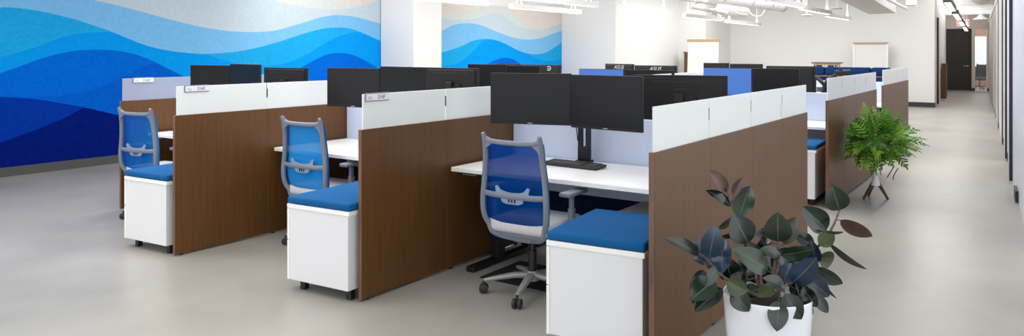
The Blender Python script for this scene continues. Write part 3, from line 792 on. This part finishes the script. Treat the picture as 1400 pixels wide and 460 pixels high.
b = BM(); bx(b, -.24, .18, -.18, .18, 0, .04); finish('plinth', b, M['black_metal'], t)
# low cabinet in the corridor
pl = Vector((-2.34, 23.8, 0))+ldir*5.2
t = thing('cabinet', 'slim walnut cabinet with glass top in the corridor by the dark door', 'cabinet', (pl.x+.1, pl.y, 0), math.atan2(-ldir.x, ldir.y))
b = BM(); bx(b, -.06, .06, -.6, .6, .02, 1.15, .004); finish('body', b, M['wood'], t)
b = BM(); bx(b, -.01, .01, -.58, .58, 1.15, 1.38); finish('glass_screen', b, M['glass'], t)
b = BM(); bx(b, -.05, .05, -.55, .55, 0, .02); finish('foot', b, M['black_metal'], t)

# ------------------------------------------------------------------ lights and services overhead
def pendant(b_, a0, a1, z, label, drop=CEIL, body='lamp_body', yaw=0, wdt=.09, ht=.085, group='linear pendant lamps'):
    L = a1-a0
    t = thing('pendant_lamp', label, 'pendant lamp', (b_, (a0+a1)/2, z), yaw, group)
    b = BM()
    for s in (-1, 1): bx(b, s*wdt/2-.006, s*wdt/2+.006, -L/2, L/2, -ht/2, ht/2)
    for s in (-1, 1): bx(b, -wdt/2, wdt/2, s*L/2-.012, s*L/2+.012, -ht/2, ht/2)
    finish('housing', b, M[body], t)
    b = BM(); bx(b, -wdt/2+.006, wdt/2-.006, -L/2+.012, L/2-.012, -ht/2+.006, -ht/2+.016); finish('lower_diffuser', b, M['lamp_glow'], t)
    b = BM(); bx(b, -wdt/2+.006, wdt/2-.006, -L/2+.012, L/2-.012, ht/2-.016, ht/2-.006); finish('upper_diffuser', b, M['lamp_glow'], t)
    for s in (-1, 1):
        y = s*(L/2-.25)
        b = BM(); tube(b, [(0, y, .2), (0, y, drop-z)], .008, 6)
        tube(b, [(0, y-.09, ht/2), (0, y, .2)], .009, 6); tube(b, [(0, y+.09, ht/2), (0, y, .2)], .009, 6)
        finish('hanger', b, M['duct'], t)
    return t
HP = 2.35
rows = [
 (-7.45, 7.4, 9.95, 'linear pendant lamp at the top, left one before the mural'),
 (-7.55, 10.8, 13.2, 'linear pendant lamp at the top, right one before the mural'),
 (-6.15, 9.0, 11.3, 'linear pendant lamp above the grey column block'),
 (-6.2, 12.27, 14.5, 'linear pendant lamp in front of the bright white block'),
 (-6.4, 15.8, 18.3, 'linear pendant lamp above the whiteboard easel'),
 (-6.7, 19.4, 22.3, 'linear pendant lamp farthest away, at the room corner'),
 (-3.35, 11.6, 13.6, 'linear pendant lamp under the round duct'),
 (-3.5, 14.1, 16.4, 'linear pendant lamp before the back wall, left of the two low ones'),
 (-3.75, 17.2, 19.7, 'linear pendant lamp before the back wall, right of the two low ones'),
]
for r_ in rows: pendant(r_[0], r_[1], r_[2], HP, r_[3])
# corridor chain
p0 = Vector((-1.14, 13.3, 0)); cd2 = (Vector((-2.2, 33.4, 0))-p0); Lc = cd2.length; cd2.normalize()
segs = [(0, 3.0, 'nearest lamp of the corridor chain'), (4.2, 8.0, 'second lamp of the corridor chain'), (9.0, 13.0, 'third lamp of the corridor chain'), (14.2, 19.5, 'farthest lamp of the corridor chain, over the door')]
for s0, s1, lb in segs:
    c = p0+cd2*(s0+s1)/2
    pendant(c.x, c.y-(s1-s0)/2, c.y+(s1-s0)/2, HP, lb, body='lamp_dark', yaw=math.atan2(-cd2.x, cd2.y), wdt=.1, ht=.09, group='corridor lamps')
# exit sign
ex = P3(1316.5, 31.5, 27.0)
t = thing('exit_sign', 'white EXIT sign with red letters hanging in the corridor', 'exit sign', ex, R(3))
b = BM(); bx(b, -.2, .2, -.02, .02, -.12, .12, .006); finish('sign_panel', b, M['wall_white'], t)
b = BM(); text_bm(b, 'EXIT', .24, Matrix.Translation((0, -.022, 0)) @ Matrix.Rotation(PI/2, 4, 'X'), .002); finish('lettering', b, M['exit_red'], t)
b = BM(); cyl(b, (0, 0, .12), (0, 0, CEIL-ex.z), .012, 8); bx(b, -.06, .06, -.04, .04, .12, .15); finish('hanger', b, M['pipe_grey'], t)
# round duct with bands (centre top)
d0 = P3(965, -8, 13.5); d1 = P3(1066, 6, 14.6)
b = BM(); tube(b, [d0, d0.lerp(d1, .5), d1], .14, 20)
t = thing('round_duct', 'white round air duct at the ceiling, centre right', 'duct', (0, 0, 0))
finish('pipe', b, M['duct'], t, True)
for k in (.18, .55, .82):
    b = BM(); q = d0.lerp(d1, k); q2 = d0.lerp(d1, k+.02); cyl(b, q, q2, .148, 20); finish('band', b, M['duct_grey'], t, True)
b = BM(); q = d1+(d1-d0).normalized()*.02; tube(b, [d1, d1+(d1-d0).normalized()*.1, d1+(d1-d0).normalized()*.13], [.14, .14, .10], 20); finish('end_cap', b, M['duct_grey'], t, True)
# pipes
def pipe(name, pts, r, label, cat, m='pipe_grey', joints=()):
    t = thing(name, label, cat, (0, 0, 0))
    b = BM(); tube(b, pts, r, 10); finish('run', b, M[m], t, True)
    for k in joints:
        i = int(k*(len(pts)-1)); a, c = Vector(pts[i]), Vector(pts[min(i+1, len(pts)-1)]); f = k*(len(pts)-1)-i
        q = a.lerp(c, f); dd = (c-a).normalized()
        b = BM(); cyl(b, q-dd*.06, q+dd*.06, r*1.7, 10); finish('joint', b, M[m], t, True)
    return t
pipe('hanging_pipe', [P3(944, 9, 13.0), P3(993, 19, 14.8)], .035, 'jointed white pipe above the whiteboard easel', 'pipe', 'pipe_grey', (.6, .95))
pipe('hanging_pipe', [P3(915, -4, 15.2), P3(1000, 9, 17.0), P3(1020, 12, 17.6)], .03, 'long grey pipe just below the round duct', 'pipe', 'pipe_grey', (.2, .5))
pipe('hanging_cable', spline([P3(1022, 9, 15.5), P3(1026, 18, 15.5), P3(1033, 22, 15.5), P3(1041, 21, 15.5), P3(1046, 12, 15.5), P3(1046, -6, 15.5)], 5), .012, 'drooping white cable loop near the ceiling', 'cable', 'duct')
pipe('hanging_cable', spline([P3(1002, 6, 15), P3(1003, 14, 15), P3(1008, 18, 15), P3(1016, 20, 15), P3(1022, 20, 15)], 5), .014, 'curved grey conduit beside the round duct', 'conduit', 'pipe_grey')
# second duct, short round piece
d0 = P3(985, 12, 15.5); d1 = P3(1017, 17, 16.0)
b = BM(); tube(b, [d0, d1], .12, 20); tag(finish('hanging_duct', b, M['duct'], None, True), 'short white duct stub behind the pendant row', 'duct')
# sloped duct box before the back wall
v = [P3(1128, -9, 13.6), P3(1178, -10, 13.0), P3(1225, 18, 18.4), P3(1188, 19.5, 18.9)]
b = BM()
lo = [b.verts.new(q) for q in v]; hi = [b.verts.new(q+Vector((0, 0, .45))) for q in v]
b.faces.new(lo); b.faces.new(hi[::-1])
for i in range(4): b.faces.new((lo[i], hi[i], hi[(i+1) % 4], lo[(i+1) % 4]))
tag(finish('duct_box', b, M['duct_grey']), 'sloped grey white duct box hanging before the back wall', 'duct')
pipe('hanging_rail', [P3(1203, -6, 14.2), P3(1239, 12, 16.6)], .03, 'thin white rail right of the sloped duct box', 'rail', 'duct')
# ceiling speaker can, small ceiling devices
q = P3(1246, 2, 17.0)
t = thing('ceiling_speaker', 'white square speaker box high on the right before the back wall', 'speaker', q)
b = BM(); bx(b, -.1, .1, -.1, .1, -.09, .12, .01); finish('box', b, M['duct'], t)
b = BM(); bx(b, -.08, .08, -.08, .08, -.1, -.09); finish('grille', b, M['pipe_grey'], t)
b = BM(); cyl(b, (0, 0, .12), (0, 0, CEIL-q.z), .012, 8); finish('hanger', b, M['duct'], t)
for (px, py, Z, lb) in ((1103, 21, 17.5, 'flat grey sensor hanging below the left low pendant'), (1144, 11.5, 16.0, 'flat white sensor hanging between the two low pendants')):
    q = P3(px, py, Z)
    t = thing('ceiling_sensor', lb, 'sensor', q)
    b = BM(); lathe(b, [(0, -.02), (.1, -.02), (.12, 0), (.1, .02), (0, .03)], 20); finish('disc', b, M['pipe_grey'], t, True)
    b = BM(); cyl(b, (0, 0, .02), (0, 0, CEIL-q.z), .01, 8); finish('hanger', b, M['duct'], t)
# big round duct across the corridor
b = BM(); q = P3(1341, -8, 22); tube(b, [q-cdir*3+Vector((0, 0, .05)), q+cdir*.1, q+cdir*.4], [.3, .3, .25], 24); tag(finish('round_duct', b, M['duct_grey'], None, True), 'large round duct at the top of the corridor', 'duct')
q = P3(1341, 24, 28)
t = thing('dome_lamp', 'small white dome lamp hanging in the corridor beside the exit sign', 'lamp', q)
b = BM(); lathe(b, [(0, .12), (.06, .11), (.1, .03), (.24, -.05), (.25, -.07), (0, -.07)], 24); finish('shade', b, M['duct'], t, True)
b = BM(); cyl(b, (0, 0, .1), (0, 0, CEIL-q.z), .012, 8); finish('hanger', b, M['duct'], t)

# ------------------------------------------------------------------ rubber plant
PZ = 3.41
pc = Vector((-1.0, 3.45, 0))
t = thing('rubber_plant', 'rubber plant with dark glossy leaves in a white pot, right foreground', 'plant', pc)
def loc(p): return p-pc
b = BM()
lathe(b, [(0, 0), (.128, 0), (.138, .01), (.16, .12), (.181, .28), (.193, .44), (.197, .462), (.194, .468), (.187, .462), (.183, .43), (.172, .40), (0, .40)], 48)
finish('pot', b, M['pot'], t, True)
b = BM(); lathe(b, [(0, .415), (.09, .42), (.172, .405), (.172, .39), (0, .39)], 24); finish('soil', b, M['soil'], t, True)
leafmats = ['lf_dark', 'lf_green', 'lf_olive', 'lf_grey', 'lf_sheen', 'lf_maroon', 'rib', 'rib_dark']
LI = {n: i for i, n in enumerate(leafmats)}
def leaf(bm, base, tip, w, mi, roll=0, droop=.12, fold=.18, ribmi=6, face=None):
    base = Vector(base); tip = Vector(tip); ax = tip-base; L = ax.length; d = ax.normalized()
    tocam = (Vector((0, 0, CH))-(base+tip)/2).normalized() if face is None else face
    n = (tocam-d*tocam.dot(d))
    if n.length < 1e-4: n = d.orthogonal()
    n.normalize(); n = Matrix.Rotation(roll, 3, d) @ n
    s = d.cross(n)
    K = 12; rows = []
    for i in range(K+1):
        u = i/K
        wd = w/2*(math.sin(PI*min(1, u**.85))**.72)*(1 if u < .9 else 1-(u-.9)*4) if 0 < u < 1 else 0
        c = base+d*(L*u)+n*(math.sin(PI*u)*droop*L*.6)
        if i in (0, K): rows.append([bm.verts.new(c)]); continue
        row = []
        for j, q in enumerate((-1, -.66, -.3, -.045, .045, .3, .66, 1)):
            off = abs(q)
            row.append(bm.verts.new(c+s*(wd*q)+n*(wd*fold*(off**1.4)-(0 if off > .1 else -.0006))))
        rows.append(row)
    for a, c in zip(rows, rows[1:]):
        if len(a) == 1:
            for j in range(7):
                f = bm.faces.new((a[0], c[j], c[j+1])); f.material_index = ribmi if j == 3 else mi
        elif len(c) == 1:
            for j in range(7):
                f = bm.faces.new((a[j], c[0], a[j+1])); f.material_index = ribmi if j == 3 else mi
        else:
            for j in range(7):
                f = bm.faces.new((a[j], c[j], c[j+1], a[j+1])); f.material_index = ribmi if j == 3 else mi
# base px, tip px, width px, depth of base, depth of tip (m from the pot plane), kind, roll
LV = [
 (995.8, 261.8, 968.4, 233, 17, .05, -.02, 'lf_maroon', .5), (1003.6, 271, 1016, 242.7, 14, .05, .10, 'lf_maroon', -.6),
 (1000.5, 281.4, 964.7, 260.5, 15, .05, .02, 'lf_dark', .6), (1011, 298, 1025, 254, 28, .02, .06, 'lf_green', -.3),
 (1023, 333, 1002, 294, 34, .0, .0, 'lf_dark', .2), (982, 312.7, 1000.5, 296.5, 11, .08, .1, 'lf_olive', .8),
 (986, 324, 1011, 315.3, 11, .06, .04, 'lf_green', .9), (969, 354, 978, 308.8, 26, -.08, -.1, 'lf_sheen', .1),
 (956, 348, 906.5, 325.7, 17, -.02, -.1, 'lf_grey', .5), (964, 358, 957, 323, 19, -.02, .0, 'lf_sheen', -.4),
 (1054, 330, 1029, 315, 18, .1, .05, 'lf_dark', .5), (1063.6, 331, 1063.2, 290, 33, .02, -.02, 'lf_grey', 0),
 (1073, 335, 1088, 297, 27, .06, .1, 'lf_grey', -.5), (1050, 371, 1001, 341, 28, -.1, -.14, 'lf_green', .4),
 (989, 325, 988, 374, 27, -.05, -.08, 'lf_sheen', .4), (967, 361.6, 946.5, 355, 11, -.06, -.1, 'lf_sheen', .6),
 (961, 369, 946.5, 416, 23, .02, -.02, 'lf_dark', -.3), (977, 384, 944, 411, 29, -.08, -.14, 'lf_green', .2),
 (978, 365, 963.5, 393, 14, -.14, -.18, 'lf_green', -.5), (988, 394.5, 949.5, 427, 22, -.03, -.08, 'lf_dark', .4),
 (993, 386, 1023, 398.5, 23, -.14, -.18, 'lf_olive', .2), (1001, 398, 1024.5, 426.5, 23, -.13, -.16, 'lf_dark', .1),
 (1083, 387, 1117, 352, 29, -.14, -.2, 'lf_sheen', .4), (1067, 349, 1114, 340.5, 20, -.06, -.12, 'lf_green', .5),
 (1117, 360, 1110, 329, 22, .02, .03, 'lf_sheen', -.5), (1119, 352, 1140, 355, 24, .08, .1, 'lf_olive', .4),
 (1114, 366, 1152.5, 388.5, 19, .02, .0, 'lf_grey', .4), (1106, 383, 1134, 406, 22, -.04, -.06, 'lf_sheen', .1),
 (1121, 377, 1144.5, 409, 8, .06, .05, 'lf_grey', .9), (1098, 393, 1117.5, 420.5, 18, -.1, -.13, 'lf_dark', .3),
 (1112, 404, 1132.5, 428.5, 15, .0, .0, 'lf_grey', -.3), (1073, 402, 1096, 437.5, 26, -.16, -.2, 'lf_grey', .2),
 (1065, 411, 1062, 454, 23, -.19, -.22, 'lf_dark', 0), (1073, 396, 1042, 380.5, 18, -.16, -.2, 'lf_grey', .6),
 (1058, 393, 1035.5, 406.5, 17, -.13, -.17, 'lf_olive', .3), (1067, 405, 1040, 402, 12, -.14, -.16, 'lf_grey', .7),
 (1070, 391, 1082, 360, 24, -.08, -.1, 'lf_sheen', -.3), (1079, 391, 1100, 399, 18, -.06, -.06, 'lf_dark', .5),
 (1094, 407, 1111, 431, 17, -.08, -.1, 'lf_grey', .5), (1067, 351, 1038, 342, 17, -.05, -.08, 'lf_green', .6),
 (1147.5, 288, 1137, 253, 29, .05, .02, 'lf_green', .1), (1130, 315, 1096, 282.5, 29, .04, .0, 'lf_dark', .2),
 (1148.5, 301, 1193, 324, 20, .05, .08, 'lf_maroon', .5), (1128, 316.5, 1154, 317.5, 7, .02, -.03, 'lf_grey', 1.0),
 (1120, 336, 1141, 320, 20, .03, .02, 'lf_olive', -.3), (1134, 333, 1185.5, 369, 11, .04, .06, 'lf_grey', .8),
 (1113, 337, 1085, 320, 19, .12, .14, 'lf_dark', .4),
 # inner, darker growth
 (1030, 385, 1012, 350, 30, .1, .12, 'lf_dark', .3), (1045, 390, 1030, 352, 30, .06, .08, 'lf_dark', -.2), (1055, 385, 1058, 345, 30, .1, .12, 'lf_dark', .4),
 (1062, 370, 1086, 340, 28, .08, .1, 'lf_dark', -.3), (1085, 380, 1104, 345, 26, .1, .12, 'lf_dark', .2), (1000, 385, 990, 350, 28, .1, .1, 'lf_dark', .2),
 (1020, 392, 998, 378, 24, .05, .02, 'lf_dark', .5), (1095, 395, 1122, 380, 24, .08, .08, 'lf_dark', .3), (1035, 360, 1020, 330, 24, .12, .14, 'lf_green', .2),
 (1050, 350, 1042, 326, 22, .14, .16, 'lf_dark', -.3), (1092, 372, 1098, 336, 24, .12, .15, 'lf_green', .3), (985, 372, 972, 345, 24, .08, .1, 'lf_dark', -.3),
 (1040, 395, 1016, 405, 20, .0, -.05, 'lf_dark', .4), (1088, 398, 1112, 412, 20, .04, .04, 'lf_dark', -.2), (1078, 362, 1062, 342, 20, -.02, -.04, 'lf_green', .5),
]
random.seed(3)
fb = BM()
for (x0, y0, x1, y1, w, d0_, d1_, kind, roll) in LV:
    B0 = loc(P3(x0, y0, PZ+d0_)); T0 = loc(P3(x1, y1, PZ+d1_))
    tocam = (Vector((0, 0, CH))-pc-(B0+T0)/2).normalized()
    leaf(fb, B0, T0, w*1.12*PZ/F, LI[kind], roll, random.uniform(.04, .16), random.uniform(.1, .3), LI['rib_dark'] if kind in ('lf_maroon',) else LI['rib'], tocam)
finish('foliage', fb, [M[k] for k in leafmats], t, True)
# stems
stems = [
 [(1040, 405, 0), (1030, 360, .05), (1015, 310, .06), (1000, 281, .05), (994, 258, .03)],
 [(1050, 405, .02), (1058, 370, .02), (1064, 335, .02), (1066, 322, .02)],
 [(1060, 405, .05), (1088, 372, .06), (1118, 338, .05), (1136, 315, .04), (1147, 290, .05), (1155, 268, .06)],
 [(1035, 405, -.05), (1012, 392, -.06), (985, 376, -.06), (968, 356, -.05), (955, 346, -.03)],
 [(1055, 406, -.08), (1066, 398, -.1), (1078, 388, -.1), (1100, 376, -.06), (1118, 362, .0)],
 [(1045, 404, .0), (1040, 380, .02), (1048, 355, .06), (1056, 332, .1)],
 [(1052, 406, -.06), (1062, 375, -.08), (1066, 350, -.06)],
]
sb = BM(); nodes = []
for st in stems:
    pts = spline([loc(P3(x, y, PZ+d)) for x, y, d in st], 5); n = len(pts)
    tube(sb, pts, [.0085-.005*i/(n-1) for i in range(n)], 7)
    nodes += pts
for (x0, y0, x1, y1, w, d0_, d1_, kind, roll) in LV:
    B0 = loc(P3(x0, y0, PZ+d0_))
    q = min(nodes, key=lambda p: (p-B0).length)
    if (q-B0).length > .004: tube(sb, [q, q.lerp(B0, .5)+Vector((0, 0, -.004)), B0], [.003, .0026, .0022], 5)
# new red tip bud
tube(sb, [loc(P3(996, 263, PZ+.04)), loc(P3(993, 256, PZ+.03))], [.004, .001], 6)
finish('stem', sb, M['stem'], t, True)

# ------------------------------------------------------------------ fern on a tripod stand
fz = 7.85
fc = Vector((*XZ((1197-700)/F*fz, fz), 0))
t = thing('plant_stand', 'white and dark wood tripod stand under the fern', 'plant stand', fc)
hub = Vector((0, 0, .20))
for (px, py) in ((1180.5, 272.5), (1214, 273), (1187.5, 267.5)):
    w_ = Vector((*U(px, py, 0), 0))-fc
    b = BM(); p = hub+Vector((w_.x*.18, w_.y*.18, -.01)); tube(b, [p, w_+Vector((0, 0, .004))], [.02, .013], 10); finish('leg', b, M['stand_wood'], t, True)
b = BM(); tube(b, [(0, 0, .16), (0, 0, .2), (0, 0, .25), (0, 0, .44)], [.045, .04, .024, .02], 14); finish('post', b, M['stand_white'], t, True)
b = BM()
for k in range(12):
    a = 2*PI*k/12
    tube(b, spline([(.03*math.cos(a), .03*math.sin(a), .43), (.13*math.cos(a+.2), .13*math.sin(a+.2), .48), (.16*math.cos(a+.5), .16*math.sin(a+.5), .62)], 3), .004, 5)
    tube(b, spline([(.03*math.cos(a), .03*math.sin(a), .43), (.13*math.cos(a-.2), .13*math.sin(a-.2), .48), (.16*math.cos(a-.5), .16*math.sin(a-.5), .62)], 3), .004, 5)
tube(b, [(.16*math.cos(2*PI*k/20), .16*math.sin(2*PI*k/20), .62) for k in range(20)], .006, 6, closed=True)
finish('basket', b, M['wire'], t, True)
f_ = thing('fern', 'bright green bushy fern on the tripod stand in the aisle', 'plant', fc+Vector((0, 0, .44)))
b = BM(); lathe(b, [(0, .02), (.08, .02), (.12, .08), (.13, .17), (0, .18)], 16); finish('root_ball', b, M['soil'], f_, True)
fb = BM(); random.seed(11)
lim = -1.625-fc.x
def lobe(c, tip, wd, up, mi):
    d = (tip-c); L = d.length
    if L < 1e-4: return
    s_ = d.normalized().cross(up); s_.normalize()
    q = [c-s_*wd*.35, c+d*.35-s_*wd*.5, c+d*.75-s_*wd*.42, tip, c+d*.75+s_*wd*.42, c+d*.35+s_*wd*.5, c+s_*wd*.35]
    vs = [fb.verts.new((max(x.x, lim), x.y, x.z)) for x in q]
    f = fb.faces.new(vs); f.material_index = mi
for k in range(190):
    a = random.uniform(0, 2*PI); sz = random.uniform(-.75, 1)
    rr = math.sqrt(max(0, 1-sz*sz)); q = random.uniform(.25, .72)
    st = Vector((math.cos(a)*rr*.38*q, math.sin(a)*rr*.46*q-.03, .14+sz*.27*q+.03))
    d = Vector((math.cos(a)*rr, math.sin(a)*rr, sz*.8+.25))+Vector((random.uniform(-.5, .5), random.uniform(-.5, .5), random.uniform(-.35, .35)))
    d.normalize()
    ln = random.uniform(.17, .27); steps = 6
    p = st.copy(); v = d.copy(); pts = []
    for i in range(steps+1):
        pts.append(p.copy()); p = p+v*ln/steps; v = (v+Vector((0, 0, -.09-.08*random.random()))).normalized()
    side = d.cross(Vector((0, 0, 1)))
    if side.length < .05: side = Vector((1, 0, 0))
    side.normalize(); side = Matrix.Rotation(random.uniform(-1.1, 1.1), 3, d) @ side
    W = random.uniform(.045, .075); mi = random.choice((0, 0, 0, 1, 1, 2, 2))
    for i in range(0, steps):
        c = pts[i]; fw = (pts[i+1]-pts[i]).normalized(); up = side.cross(fw).normalized()
        wl = W*(.45, .9, 1, .9, .7, .45)[i]*random.uniform(.8, 1.15)
        for s_ in (-1, 1):
            lobe(c+fw*(.006*s_), c+side*(s_*wl)+fw*(wl*.75)-up*0+Vector((0, 0, random.uniform(-.012, .008))), .02, up, mi)
    lobe(pts[steps-1], pts[steps]+(pts[steps]-pts[steps-1])*.8, .022, side.cross(v).normalized(), mi)
    # midrib
    tube(fb, [Vector((max(x.x, lim), x.y, x.z)) for x in pts], .0022, 4, mi=1)
finish('foliage', fb, [M['fern_a'], M['fern_b'], M['fern_c']], f_)
b = BM()
for pts in ([(1180, 205, -.15), (1165, 215, -.28), (1150, 218, -.4), (1143, 221, -.45)], [(1172, 214, -.2), (1160, 207, -.25), (1157, 202, -.28)], [(1222, 228, 0), (1216, 238, -.05), (1213, 243, -.05)], [(1228, 230, 0), (1222, 240, 0), (1221, 246, 0)], [(1195, 225, -.1), (1198, 236, -.12), (1199, 240, -.12)]):
    tube(b, spline([P3(x, y, fz+d)-fc-Vector((0, 0, .44)) for x, y, d in pts], 4), .005, 5)
finish('rhizome', b, M['root'], f_, True)

# ------------------------------------------------------------------ light
w = bpy.data.worlds.new('world'); S.world = w; w.use_nodes = True
bg = w.node_tree.nodes['Background']
bg.inputs['Color'].default_value = (.93, .97, 1.0, 1); bg.inputs['Strength'].default_value = 1.85
def area(name, loc, rot, sx, sy_, e, c=(1, .985, .97)):
    l = bpy.data.lights.new(name, 'AREA'); l.shape = 'RECTANGLE'; l.size = sx; l.size_y = sy_; l.energy = e; l.color = c
    o = bpy.data.objects.new(name, l); COL.objects.link(o); o.location = loc; o.rotation_euler = rot
    return o
for i, (x, y, sx, sy_, e) in enumerate((( -5.2, 3.0, 5, 4, 140), (-5.2, 8.5, 6, 3, 190), (-5.2, 13.5, 6, 3, 170), (-5.2, 19.5, 6, 4, 200), (-1.3, 12, 1, 6, 48), (-1.9, 20, .9, 8, 56), (-2.3, 29.5, .9, 8, 60))):
    area('ceiling_fill', (x, y, CEIL-.04), (0, 0, 0), sx, sy_, e)  # unseen fill lights added under the ceiling to brighten the room
# added unseen fill: along the mural, before the column and before the far block
area('wall_fill', (-8.0, 5.5, CEIL-.06), (0, R(-55), 0), .4, 16, 228)
area('wall_fill', (-9.2, 7.8, CEIL-.06), (R(60), 0, R(10)), .8, .4, 38, (1, .95, .88))
area('wall_fill', (-7.6, 13.4, CEIL-.06), (R(58), 0, R(14)), 1.6, .4, 88, (1, .95, .89))
area('far_room_light', (-1.9, 37, CEIL-.1), (0, 0, 0), 2, 2, 60)

S.view_settings.view_transform = 'Standard'
S.view_settings.look = 'None'
S.view_settings.gamma = 1
S.view_settings.use_curve_mapping = False
S.view_settings.exposure = 0.15
S.cycles.max_bounces = 8
S.cycles.diffuse_bounces = 5
S.cycles.transparent_max_bounces = 12
S.cycles.caustics_reflective = False
S.cycles.caustics_refractive = False
S.cycles.sample_clamp_indirect = 6
